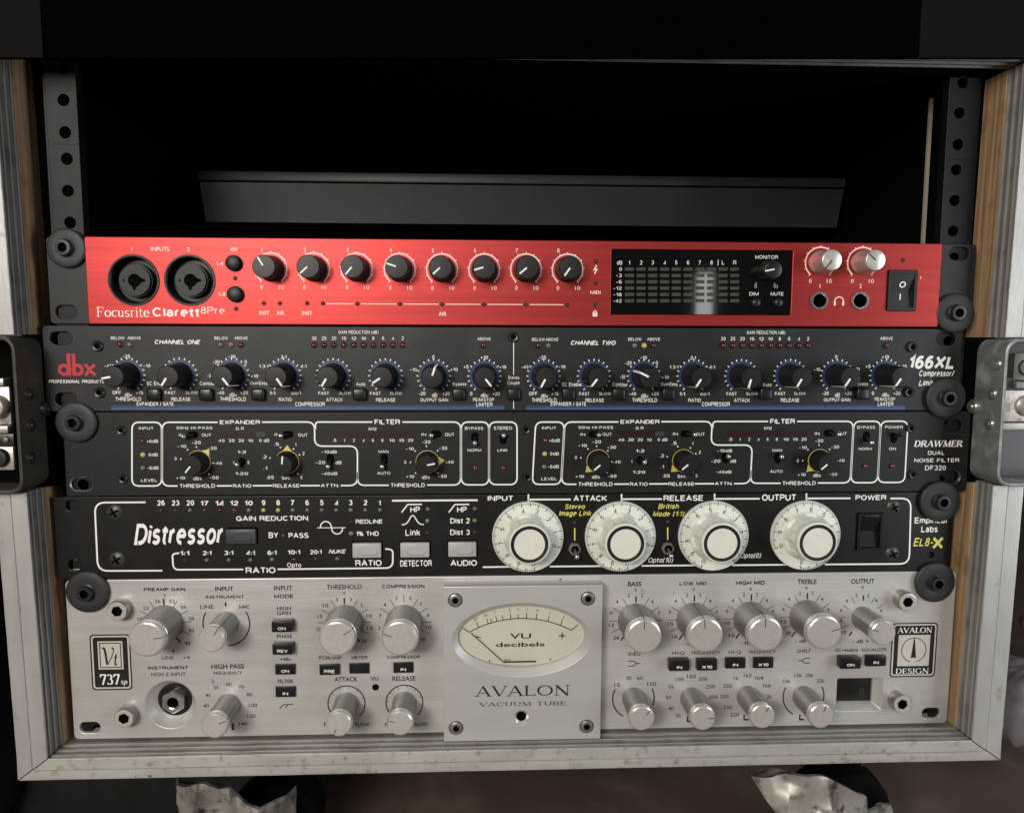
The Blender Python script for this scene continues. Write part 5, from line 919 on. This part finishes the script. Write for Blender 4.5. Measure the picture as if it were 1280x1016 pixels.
# allen bolts
ab = MB(); ab.lathe([(5.3, 0), (5.35, .4), (5.3, 5.2), (4.9, 5.8), (4.5, 5.9, 'knob_cap'), (2.9, 5.8, 'knob_cap'), (2.6, 5.5, 'deep'), (2.5, 3.5, 'deep'), (0, 3.4, 'deep')], 'steel', n=36, mod=lambda a, h, r: (1 if r > 3.2 or r == 0 else .93/max(math.cos(((a+.3) % (math.pi/3))-math.pi/6), .5)*.97)); ab = mesh_of(ab, 'socket_bolt')
for px, py in ((153, 758.7), (161.3, 890.7), (1127.3, 747.6), (1120.6, 873.4)): x, z = P(px, py); part('socket_bolt', ab, av, (x, 0, z), px*.1)
# knobs
def knobmesh(name, r, h, rim):
    q = MB(); q.lathe([(r*1.0, 0), (r*1.02, .5), (r, 1.2), (r*.985, h-3.6), (rim*.99, h-3.3, 'knob_cap'), (rim, h-2.6, 'knob_cap'), (rim, h-1.3, 'knob_cap'), (rim*.95, h-.45, 'knob_cap'), (rim*.87, h, 'knob_cap'), (rim*.80, h+.02, 'knob_cap'), (0, h+.05, 'knob_cap')], 'knob_side', n=64); return mesh_of(q, name, 28)
H1 = 21.2
big, small = knobmesh('large_knob', 9.7, H1, 9.35), knobmesh('small_knob', 6.35, H1, 6.85)
def pointer(r, rim, h):
    q = MB(); q.box(rim*.42, rim*.93, -h-.16, -h+.1, -.22, .22, 'darkgrey_print'); q.box(rim-.3, rim+.07, -h+.9, -h+3.2, -.22, .22, 'darkgrey_print'); q.box(r-.3, r+.08, -h+3.4, -.8, -.2, .2, 'darkgrey_print'); return mesh_of(q, 'pointer_line')
pb, ps = pointer(9.62, 9.35, H1), pointer(6.28, 6.85, H1)
def knob(px, py, dx, dy, bigk, label=None):
    x, z = P(px, py); k = part('large_knob' if bigk else 'small_knob', big if bigk else small, av, (x, 0, z), ang(dx, dy), label=label); sub('pointer_line', pb if bigk else ps, k); return x, z
def scale(px, py, r0, r1, angs, w=.38, m='darkgrey_print', bold=(90,), bw=1.0, bl=None):
    x, z = P(px, py)
    for a in angs:
        if a in bold: pr.mb.tick(x, z, a, r0+.3, r1-.8, bw, BK, -.03)
        else: pr.mb.tick(x, z, a, r0, r1, w, m, -.03)
x, z = knob(206, 778.3, 55, -7, 1, 'large preamp gain knob pointing right'); A('PREAMP GAIN', 205.7, 736.3, 52, 5.6, BK, .02); A('0', 205.8, 743.8, None, 4)
scale(206, 778.3, 9.7, 14.2, (90, 122, 152, 180, 60, 28, 2, -27, -55), bold=(90, -55), bw=.9)
for t, a, b, w in (('26', 197, 751.2, 7.5), ('32', 215, 751.3, 7.5), ('22', 182.5, 759.6, 7.5), ('35', 229, 758.6, 7), ('16', 175.4, 773, 6.5), ('38', 239, 773, 7), ('42', 239.4, 787.6, 7), ('45', 234.4, 803.5, 7), ('LINE', 209.6, 821.7, 15), ('+9', 233, 821.7, 8.5), ('+', 217, 813.6, None)): A(t, a, b, w, 4.4, 'black', .005)
knob(283, 778.3, 25, -40, 0, 'input selector knob pointing up and right'); A('INPUT', 280.4, 735.6, 23, 5.6, BK, .02); A('INSTRUMENT', 281, 745.7, 48, 5, BK, .01); A('LINE', 258.6, 758.2, 16.5, 5, BK, .005); A('MIC', 305.6, 758, 13.5, 5, BK, .005)
x, z = P(283, 779); pr.mb.rect(x-.45, x+.45, z+9.5, z+11.6, BK, -.03); pr.mb.arc(x, z, 12.3, 150, 196, .7, BK, -.03); pr.mb.arc(x, z, 12.3, 32, -88, .7, BK, -.03)
A('INSTRUMENT', 210, 834.2, 50, 5.6, BK, .025); A('HIGH Z INPUT', 210.6, 842.2, 43, 4.6, BK, .008)
A('HIGH PASS', 284.6, 832.6, 41, 6, BK, .02); A('FREQUENCY', 285, 841, 36, 4.6, BK, .008)
for t, a, b, w in (('0', 266, 851.5, None), ('35', 270.2, 858.6, 6.5), ('60', 286, 854.6, 7), ('70', 301.6, 858, 7), ('80', 312, 867.6, 7), ('45', 260, 868.6, 6.5), ('40', 257.6, 881.5, 7), ('100', 316.2, 881, 10.5), ('120', 314.2, 894.5, 10.5), ('140', 304, 904.2, 10)): A(t, a, b, w, 4.5, 'black', .005)
knob(286, 880.6, 45, -20, 0, 'high pass frequency knob'); x, z = P(291, 908); pr.mb.rect(x-.7, x+.7, z-1.8, z+2, BK, -.03)
# instrument socket in its conical recess
q = MB(); x, z = jc; q.lathe([(13.6, -.1), (13.3, -.15), (9.3, -6), (9.2, -6.05, 'deep'), (9.0, -7.5, 'deep'), (0, -7.5, 'deep')], 'alu_plate', x, 0, z, 64); k = part('socket_recess', q, av)
q = MB(); q.lathe([(8.9, -7.3), (8.8, -6.4), (7.0, -5.9), (0, -5.9)], 'bplastic', x, 0, z, 48); sub('washer', q, k)
q = MB(); q.lathe([(6.0, -5.9), (6.2, -2.6), (5.5, -1.9), (3.6, -1.7), (3.0, -2.0), (2.8, -5, 'deep'), (0, -5, 'deep')], 'chrome', x+.4, 0, z, 60, mod=lambda a, h, r: (1 if r < 4 else .90/max(math.cos(((a+.55) % (math.pi/3))-math.pi/6), .5)*1.02)); sub('hexagon_nut', mesh_of(q, 'hexagon_nut', 20), k)
# push buttons
def pbtn(px, py, w, h, proud, text, lab, ty=0):
    x, z = P(px, py); k = ppm(px, py); w, h = w*k, h*k; q = MB(); q.box(x-w/2, x+w/2, -proud, .1, z-h/2, z+h/2, 'bplastic', .35)
    b = part('push_button', q, av, label=lab)
    if text:
        p2 = Print(-proud, 's'); kk = (372-proud)/372; PRINTS.append((p2, 'button_lettering', b)); p2.T(text, x, z-.9, {'IN': 2.9, 'ON': 4.2}.get(text, 5.6), 1.9, 'white', .022, mm=True)
for px, py, pd, t, l in ((355.3, 778.6, 5, 'ON', 'high gain button'), (355.9, 807, 4.6, 'REV', 'phase button'), (357.2, 835, 1.4, 'ON', 'phantom power button'), (357.6, 863, 1.4, 'IN', 'filter button'), (412.6, 835, 1.8, 'PRE', 'button below the threshold knob'), (449.4, 834, 1.2, '', 'blank meter button'), (504.4, 833, 1.2, 'IN', 'compressor button'),
                         (846.5, 827, 4.6, 'IN', 'low mid high-Q button'), (881.5, 827.4, 3.6, 'X10', 'low mid frequency button'), (918, 826.8, 1.8, 'IN', 'high mid high-Q button'), (953, 826.6, 1.6, 'X10', 'high mid frequency button'), (1058, 824, 4.8, 'ON', 'sidechain button'), (1092.6, 823.6, 2.2, 'IN', 'equaliser button')): pbtn(px, py, 25, 13.6, pd, t, l)
for t, a, b, w, h in (('INPUT', 354, 734.6, 23, 5.8), ('MODE', 354.6, 744.7, 24, 5.8), ('HIGH', 355, 760, 17.5, 4.6), ('GAIN', 355, 766, 17, 4.6), ('PHASE', 355.6, 795.1, 19, 4.6), ('+48v', 357, 823.6, 14, 4.4), ('FILTER', 357, 851.2, 19.5, 4.6),
                      ('THRESHOLD', 430.2, 733.2, 44, 6), ('COMPRESSION', 504.2, 732.6, 53, 6), ('METER', 449.4, 821.2, 20, 4.8), ('COMPRESSOR', 504.3, 820.6, 41, 4.6), ('ATTACK', 432.6, 848.6, 29, 6), ('RELEASE', 505, 847.6, 29, 6), ('VU', 468.2, 848, 9.5, 5), ('SLOW', 453, 905, 18, 4.8), ('FAST', 412, 905.2, 14, 4.8), ('SLOW', 526.5, 904.6, 17, 4.8), ('FAST', 488, 905, 14, 4.8)): A(t, a, b, w, h, BK, .015)
A('EQ', 404, 821.6, 10, 4.8); A('COMP', 418.8, 821.6, 16, 4.8); x, z = P(410.6, 821.6); pr.mb.add([(x-.5, -.03, z-.8), (x+.6, -.03, z), (x-.5, -.03, z+.8)], [(0, 1, 2)], BK)
pline(pr, rounded([(349.5, 885.3), (354, 880.3), (366.5, 879.6)], 3), .5, BK); pline(pr, [(356.5, 884.6), (360, 880.2)], .4, BK)
knob(431, 777.6, 57, -35, 1, 'large threshold knob'); knob(505.2, 777.6, -40, -13, 1, 'large compression knob'); A('0', 430.3, 741, None, 4)
scale(431, 777.6, 9.9, 14.4, (90, 120, 150, 180, 60, 30, 0, -27, -55), bold=(90, -55), bw=.9); scale(505.2, 777.6, 9.9, 15, (120, 148, 60, 32, 0, -25), bold=()); x, z = P(505.2, 777.6); pr.mb.tick(x, z, 90, 11, 15.6, .38, 'darkgrey_print', -.03)
for t, a, b, w in (('5', 421.5, 749.2, None), ('2', 438.6, 748.8, None), ('10', 407, 756.6, 7), ('5', 452.2, 756, None), ('15', 400, 770.2, 6), ('10', 461.5, 769.4, 7), ('15', 462.6, 785, 7), ('20', 398.5, 786, 6), ('20', 455.2, 800.6, 7), ('5', 495.6, 747, None), ('6', 513, 747.2, None), ('4', 481, 755.6, None), ('7', 526, 755, None), ('3', 475, 769, None), ('8', 535.2, 768.6, None), ('2', 474, 784.6, None), ('10', 535.6, 784.2, 7), ('20', 528.6, 799, 7)): A(t, a, b, w, 4.6, 'black', .005)
for cx, cy, dx, dy in ((433.2, 878.8, -30, 60), (505.6, 877.8, -38, -10)):
    x, z = knob(cx, cy, dx, dy, 0, 'attack knob' if cx < 450 else 'release knob'); pr.mb.arc(x, z, 10.0, 212, -46, .65, BK, -.03)
    for i in range(9): pr.mb.tick(x, z, 205-i*31, 8.4, 9.8, .3, 'darkgrey_print', -.03)
x, z = P(469.5, 858.6); q = MB(); q.lathe([(1.9, -.0), (1.8, -1, 'deep'), (0, -1, 'deep')], 'alu', x, -.12, z, 20); pr.mb.disc(x, z, 1.9, 'deep', -.03, 24)
# equaliser half
big_ = (('BASS', 793.3, 729.6, 17, 794.4, 775.4, 0, -1), ('LOW MID', 866.4, 729, 34, 867.2, 774.2, -5, -45), ('HIGH MID', 938.2, 727.7, 36, 938.2, 773, -2, -45), ('TREBLE', 1008.7, 726.7, 24, 1008, 770.8, 33, -8))
for i, (t, tx, ty, tw, cx, cy, dx, dy) in enumerate(big_):
    A(t, tx, ty, tw, 6, BK, .018); knob(cx, cy, dx, dy, 1, 'large %s knob' % t.lower()); f = 1-.02*i; A('0', cx, cy-38.7*f, None, 4.2)
    scale(cx, cy, 9.9, 14.6, (90, 120, 150, 180, 207, 235, 60, 30, 0), bold=(90, 235), bw=.85)
    for s, ox, oy, w in (('2', -8.6, -31.4, None), ('2', 8.2, -31.6, None), ('4', -23, -23.6, None), ('4', 21, -23.8, None), ('6', -30.4, -10.3, None), ('6', 29.6, -10.5, None), (('12', '10', '10', '12')[i], -29.9, 5.5, 7), (('24', '16', '16', '20')[i], -24.3, 21.6, 7)): A(s, cx+ox*f, cy+oy*f, w, 4.5, 'black', .005)
    A('- dB +', cx-4, cy+30, 20, 4, BK, .005)
A('OUTPUT', 1078.4, 726.2, 29, 6, BK, .018); cx, cy = 1078, 771.4; knob(cx, cy, -30, -10, 0, 'output knob'); A('0', cx+.2, cy-37.5, None, 4.2); scale(cx, cy, 9.4, 13.4, (90, 120, 148, 180, 208, 236, 60, 32), bold=(90, 236), bw=.85)
for s, ox, oy, w in (('2', -7.5, -27.6, None), ('2', 7.3, -27.4, None), ('4', -19.5, -20.6, None), ('4', 17.4, -21, None), ('6', -26.5, -9, None), ('6', 23.5, -8.8, None), ('8', -26.6, 4, None), ('10', -23, 18.5, 6)): A(s, cx+ox, cy+oy, w, 4.4, 'black', .005)
A('- dB +', 1075.6, 801.3, 21, 4.4)
for t, a, b, w in (('SHELF', 793.2, 816.8, 17), ('HI-Q', 848, 816, 15.5), ('FREQUENCY', 882.6, 815.6, 36), ('HI-Q', 918.6, 815, 15.5), ('FREQUENCY', 953, 814.6, 34), ('SHELF', 1005, 813, 17), ('EQUALIZER', 1093, 812, 31)): A(t, a, b, w, 4.6, BK, .008)
A('SC', 1048, 812.2, 7.5, 4.6); A('MIDS', 1065.6, 812.2, 14, 4.6); x, z = P(1056, 812.2); pr.mb.rect(x-1.6, x+.2, z-.2, z+.2, BK, -.03); pr.mb.add([(x, -.03, z-.8), (x+1.1, -.03, z), (x, -.03, z+.8)], [(0, 1, 2)], BK)
for cx, cy, s in ((793, 829, 1), (1005.3, 825.3, -1)):
    x, z = P(cx, cy)
    pr.mb.ribbon([(x+s*3.4, z), (x+s*1.2, z)], .5, BK, -.03); 
    for q_ in (1, -1): pr.mb.ribbon([(x+s*1.3, z), (x-s*.2, z+q_*1.3), (x-s*3.4, z+q_*1.5)], .5, BK, -.035-.005*q_)
lo = ((791.8, 872.4, 25, -25, (('15', -20.5, -16.8, 7), ('30', -6, -25.3, 7), ('60', 8, -25.3, 7), ('150', 22.8, -18, 11)), 1, 'bass frequency knob'),
      (864.2, 872.2, 30, 0, (('100', -14.6, -23.6, 10.5), ('150', 0, -27.2, 11), ('200', 14.4, -24, 11), ('75', -25.5, -13.6, 7), ('250', 23.8, -14.6, 11), ('50', -28.6, -1.2, 7), ('300', 27.4, -1.6, 11), ('40', -25.6, 12.8, 7), ('35', -16.6, 21.8, 6.5)), 0, 'low mid frequency knob'),
      (934.8, 870.2, 15, -25, (('1k', -14.6, -23, 6.5), ('1k2', -.2, -26.4, 10), ('1k4', 14.2, -23.2, 10), ('550', -25.2, -13.2, 11), ('1k6', 24, -13.8, 10), ('350', -29.2, -.2, 10.5), ('2k', 26.8, -.2, 6.5), ('250', -25.2, 13.2, 11), ('220', -16.6, 22.6, 11)), 0, 'high mid frequency knob'),
      (1004.4, 870, 10, -25, (('10k', -21, -19, 10), ('15k', -6.4, -26.4, 10), ('20k', 7.2, -26.4, 10), ('32k', 21.6, -19.4, 10)), 1, 'treble frequency knob'))
for cx, cy, dx, dy, L, arcs, lab in lo:
    x, z = knob(cx, cy, dx, dy, 0, lab)
    for t, ox, oy, w in L: A(t, cx+ox, cy+oy, w, 4.6, 'black', .005)
    if arcs: pr.mb.arc(x, z, 11.6, 152, 242, .7, BK, -.03); pr.mb.arc(x, z, 11.6, 28, -22, .7, BK, -.03)
    x, z = P(cx-4.5, cy+26.5); pr.mb.rect(x-.5, x+.3, z-1.4, z+2, BK, -.03); pr.mb.rect(x-.5, x+2.4, z-1.6, z-.6, BK, -.034)
# power switch window
rocker_f = MB(); x0, x1, z0, z1 = psx; o = rrect(x0, x1, z0, z1, 1.2, 4); i_ = rrect(x0+.3, x1-3.4, z0+2.6, z1-.3, .6, 4); n = len(o)
rocker_f.add([(a, .3, b) for a, b in o]+[(a, 4.6, b) for a, b in i_]+[(a, 12, b) for a, b in i_], [(j+k*n, (j+1) % n+k*n, (j+1) % n+(k+1)*n, j+(k+1)*n) for k in range(2) for j in range(n)], 'alu_plate'); k = part('power_switch', rocker_f, av)
q = MB(); q.box(x0+.4, x1-3.5, 5.5, 9, z0+2.8, z1-.4, 'bplastic', .5); sub('rocker', q, k)
q = MB(); cx = (x0+x1)/2; q.rect(cx+3.2, cx+3.6, z0+6, z0+10.5, 'darkgrey_print', 5.45); q.rect(cx+4.8, cx+5.2, z0+6, z0+10.5, 'darkgrey_print', 5.45); sub('switch_marks', mesh_of(q, 'switch_marks', 0), k)
# badges
def badge(corners, name):
    (ax, ay), (bx, by) = corners; x0, zt = P(ax, ay); x1, zb = P(bx, by); q = MB()
    for k, (d, m) in enumerate(((0, 'black'), (.75, 'cream'), (1.6, 'black'))): q.add([(a, -.03-.012*k, b) for a, b in rrect(x0+d, x1-d, zb+d, zt-d, 2.0-d*.5)], [tuple(range(24))], m)
    return q, x0, x1, zb, zt
q, x0, x1, zb, zt = badge(((111.5, 792.8), (166, 861.6)), 'badge'); w = x1-x0
a0, a1, b1, b0 = x0+4.0, x1-4.2, zt-3.8, zt-19.4
for k, (d, m) in enumerate(((0, 'cream'), (.85, 'black'), (1.35, 'cream'))): q.rect(a0+d, a1-d, b0+d, b1-d, m, -.075-.012*k)
def Q(u, v): return (a0+(u-255)/(705-255)*(a1-a0), b0+(635-v)/(635-230)*(b1-b0))
q.ribbon([Q(310, 325), Q(345, 320), Q(372, 345)], .35, 'black', -.12); q.ribbon([Q(352, 318), Q(380, 345), Q(398, 440), Q(412, 560)], 1.15, 'black', -.125)
q.ribbon([Q(408, 572), Q(450, 530), Q(510, 440), Q(545, 360), Q(530, 325)], .5, 'black', -.13); q.disc(*Q(525, 332), .6, 'black', -.135, 12)
q.ribbon([Q(585, 415), Q(555, 545), Q(560, 570), Q(590, 560)], .8, 'black', -.13); q.ribbon([Q(530, 465), Q(608, 462)], .4, 'black', -.135)
serif(q, '737', x0+4.3, x0+14.9, zb+3.1, zb+8.9, 'white', -.09, 1.1); serif(q, 'sp', x0+15.2, x0+18.6, zb+3.3, zb+6.2, 'white', -.09, 1.2, .15)
part('model_badge', q, av, smooth=0, label='black badge with large V t monogram and 737')
q, x0, x1, zb, zt = badge(((1115.5, 778.4), (1168.5, 845.2)), 'badge'); w = x1-x0
a0, a1, b1, b0 = x0+4.0, x1-4.0, zt-7.0, zb+6.4
q.rect(a0, a1, b0, b1, 'cream', -.075); cx, cz = (a0+a1)/2, (b0+b1)/2+.3; R_ = (a1-a0)*.385
q.arc(cx, cz, R_, -75, 255, .45, 'black', -.09, 48); q.add([(cx-.25, -.1, cz+R_), (cx+.25, -.1, cz+R_), (cx+1.5, -.1, cz-R_*.68), (cx, -.1, cz-R_*.62), (cx-1.5, -.1, cz-R_*.68)], [(0, 1, 2, 3, 4)], 'black')
serif(q, 'AVALON', x0+3.2, x1-3.2, zt-5.7, zt-2.7, 'white', -.09, 1.3); serif(q, 'DESIGN', x0+3.2, x1-3.6, zb+2.0, zb+5.1, 'white', -.09, 1.3)
part('maker_badge', q, av, smooth=0, label='black badge with encircled needle emblem')
for px, py, w, h in ((700.6, 723.8, 1.6, .9), (802.5, 737.5, .5, 1.8), (806, 740, .4, 1.2), (842, 741.5, .5, 1.6), (1160, 902, .8, .5), (236, 746, .7, .4), (388, 738, .6, .3), (598, 716.8, .9, .5), (470, 745, 1.2, .25), (318, 908, 1.0, .3)):
    x, z = P(px, py); pr.mb.add([(x-w/2, -.03, z-h/2), (x+w/2*.6, -.03, z-h/2*.7), (x+w/2, -.03, z+h/2), (x-w/2*.5, -.03, z+h/2*.8)], [(0, 1, 2, 3)], 'darkgrey_print')
# meter plate
YM = -8.4; mx0, mz1 = P(553.6, 733.2, YM); mx1, mz0 = P(750.4, 923, YM); oc = P(652.3, 799.8, YM); ex, ez = (P(738.8, 800, YM)[0]-P(566, 800, YM)[0])/2, (P(652, 754.4, YM)[1]-P(652, 845.4, YM)[1])/2
lc = P(651.7, 896.3, YM)
mp = plate('meter_plate', rrect(mx0, mx1, mz0, mz1, .5), [circ(oc[0], oc[1], ex, 96, ez), circ(*lc, 4.0, 28)], YM, -.02, 'alu_plate', av, .35, 'raised square meter plate')
q = MB(); n = 96; o = circ(oc[0], oc[1], ex+.05, n, ez+.05); i_ = circ(oc[0], oc[1]+.5, ex-3.0, n, ez-3.2)
q.add([(a, YM+.35, b) for a, b in o]+[(a, YM+3.6, b) for a, b in i_]+[(a, YM+5.2, b) for a, b in i_], [(j+k*n, (j+1) % n+k*n, (j+1) % n+(k+1)*n, j+(k+1)*n) for k in range(2) for j in range(n)], 'alu_plate'); sub('oval_bevel', mesh_of(q, 'oval_bevel', 30), mp)
q = MB(); q.add([(a, YM+5.0, b) for a, b in i_], [tuple(range(n))], 'vu'); vd = sub('meter_dial', mesh_of(q, 'meter_dial', 0), mp)
YD = YM+5.0-.03; mpr = Print(YD, 'b'); PRINTS.append((mpr, 'meter_scale', mp)); D = lambda a, b: P(a, b, YD)
def arcpts(k0, k1, off=0, n=28):
    # circle through three measured points of the scale
    (ax, az), (bx, bz), (cx_, cz_) = D(586.6, 789.7), D(650.5, 772.6), D(714, 787.3)
    d = 2*(ax*(bz-cz_)+bx*(cz_-az)+cx_*(az-bz)); ux = ((ax*ax+az*az)*(bz-cz_)+(bx*bx+bz*bz)*(cz_-az)+(cx_*cx_+cz_*cz_)*(az-bz))/d; uz = ((ax*ax+az*az)*(cx_-bx)+(bx*bx+bz*bz)*(ax-cx_)+(cx_*cx_+cz_*cz_)*(bx-ax))/d
    R = math.hypot(ax-ux, az-uz); t0, t1 = math.atan2(az-uz, ax-ux), math.atan2(cz_-uz, cx_-ux)
    return ux, uz, R, t0, t1
ux, uz, R, t0, t1 = arcpts(0, 1); mpr.mb.arc(ux, uz, R, math.degrees(t0), math.degrees(t1), .5, 'black', YD-.03, 30)
for px, L, t in ((270, 3.2, '20'), (325, 3.0, '10'), (345, 2.4, ''), (375, 3.0, '7'), (410, 2.6, ''), (455, 3.0, '5'), (497, 2.6, '3'), (545, 3.2, '1'), (600, 3.2, '0'), (668, 3.2, '1'), (740, 3.2, '2')):
    X = D(540+px/4.617, 780)[0]; th = math.acos((X-ux)/R); mpr.mb.tick(ux, uz, math.degrees(th), R, R+L, .42, 'black', YD-.04)
    if t: mpr.T(t, ux+(R+5.0)*math.cos(th), uz+(R+5.0)*math.sin(th), None, 1.7, 'darkgrey_print', .0, 0, th-math.pi/2, True)
mpr.mb.ribbon([D(578.6, 784.7), D(586.8, 789.9)], .5, 'black', YD-.05); mpr.mb.ribbon([D(714, 787.5), D(722.4, 780.5)], .5, 'black', YD-.05); mpr.mb.ribbon([D(630, 827), D(670, 826.3)], .9, 'black', YD-.05)
for a, b in ((598.5, 796), ): mpr.mb.ribbon([D(a-3.5, b-.8), D(a+2.5, b+.8)], .55, 'black', YD-.05)
mpr.T('VU', 650.6, 794.6, 26.5, 7, 'black', .01); mpr.T('decibels', 650.4, 805.2, 61, 5.6, 'black', .02); mpr.T('+', 702.6, 794.2, 8, 8, 'black', .0)
for a, b in ((612, 825.3), (688, 823.8)): mpr.mb.disc(*D(a, b), .5, 'darkgrey_print', YD-.05, 12)
mpr.T('40', 633.6, 824.6, 8, 3, 'darkgrey_print', 0)
q = MB(); a, b = D(588.5, 789.9), D(630.3, 827.2); q.tube([(a[0], YD-1.1, a[1]), (b[0], YD-.9, b[1])], .22, 'deep', 8); sub('needle', q, mp)
q = MB(); q.add([(a, YM+3.3, b) for a, b in circ(oc[0], oc[1]+.4, ex-2.6, n, ez-2.8)], [tuple(range(n))], 'pane'); sub('meter_glass', mesh_of(q, 'meter_glass', 0), mp)
for px, py in ((569.2, 749.6), (735, 747.6), (570.2, 909), (733.2, 907)):
    x, z = P(px, py, YM); q = MB(); q.lathe([(4.0, .05), (3.9, .25), (3.5, .15, 'dark_steel'), (3.3, 1.0, 'steel'), (2.7, 1.3, 'steel'), (1.7, 1.25, 'steel'), (1.5, .3, 'deep'), (0, .25, 'deep')], 'knob_cap', x, YM, z, 28); sub('corner_screw', q, mp)
q = MB(); q.lathe([(4.2, .04), (3.95, .05), (2.7, -1.3), (2.6, -1.4, 'deep'), (2.6, -3, 'deep'), (0, -3, 'deep')], 'knob_cap', lc[0], YM, lc[1], 28); sub('lamp_hole', q, mp)
x0, zb = P(594, 870.2, YM); x1, zt = P(713.5, 855.6, YM); serif(mpr.mb, 'AVALON', x0, x1, zb, zt, 'black', YM-.03, 1.25)
x0, zb = P(598.8, 882.5, YM); x1, zt = P(708.2, 875.8, YM); serif(mpr.mb, 'VACUUM TUBE', x0, x1, zb, zt, 'black', YM-.03, 1.6)
# ================================================================== RACK SCREWS
for px, py, r, l in ((82, 310, 25, 'rack screw and black washer at the left end of the red unit'), (94, 528, 26, 'rack screw and black washer at the left end, below the red logo'), (108.3, 740.3, 27, 'rack screw and black washer on the upper left corner of the silver unit'),
                     (1195, 391.3, 24, 'rack screw and black washer at the right end of the red unit'), (1183.7, 497.5, 24.6, 'rack screw and black washer covering part of the 166XL lettering'), (1176.2, 627, 24.8, 'rack screw and black washer above the yellow EL8 lettering'), (1170, 728.3, 24.8, 'rack screw and black washer on the upper right corner of the silver unit')): rack_screw(px, py, r, l)
# ------------------------------------------------------------------ set the lettering
GM = text_parts()
for p, name, parent in PRINTS:
    if isinstance(parent, tuple):
        k = parent[1]; o = finish_print(p, name, di); o.parent = k; o.location = (0, 0, 0); o.rotation_euler = (0, 0, 0)
        me = o.data; me.transform(Matrix.Rotation(-k.rotation_euler.y, 4, 'Y') @ Matrix.Translation(-(k.location+di.location)))
    else: finish_print(p, name, parent)
for m in bpy.data.meshes: m.update()
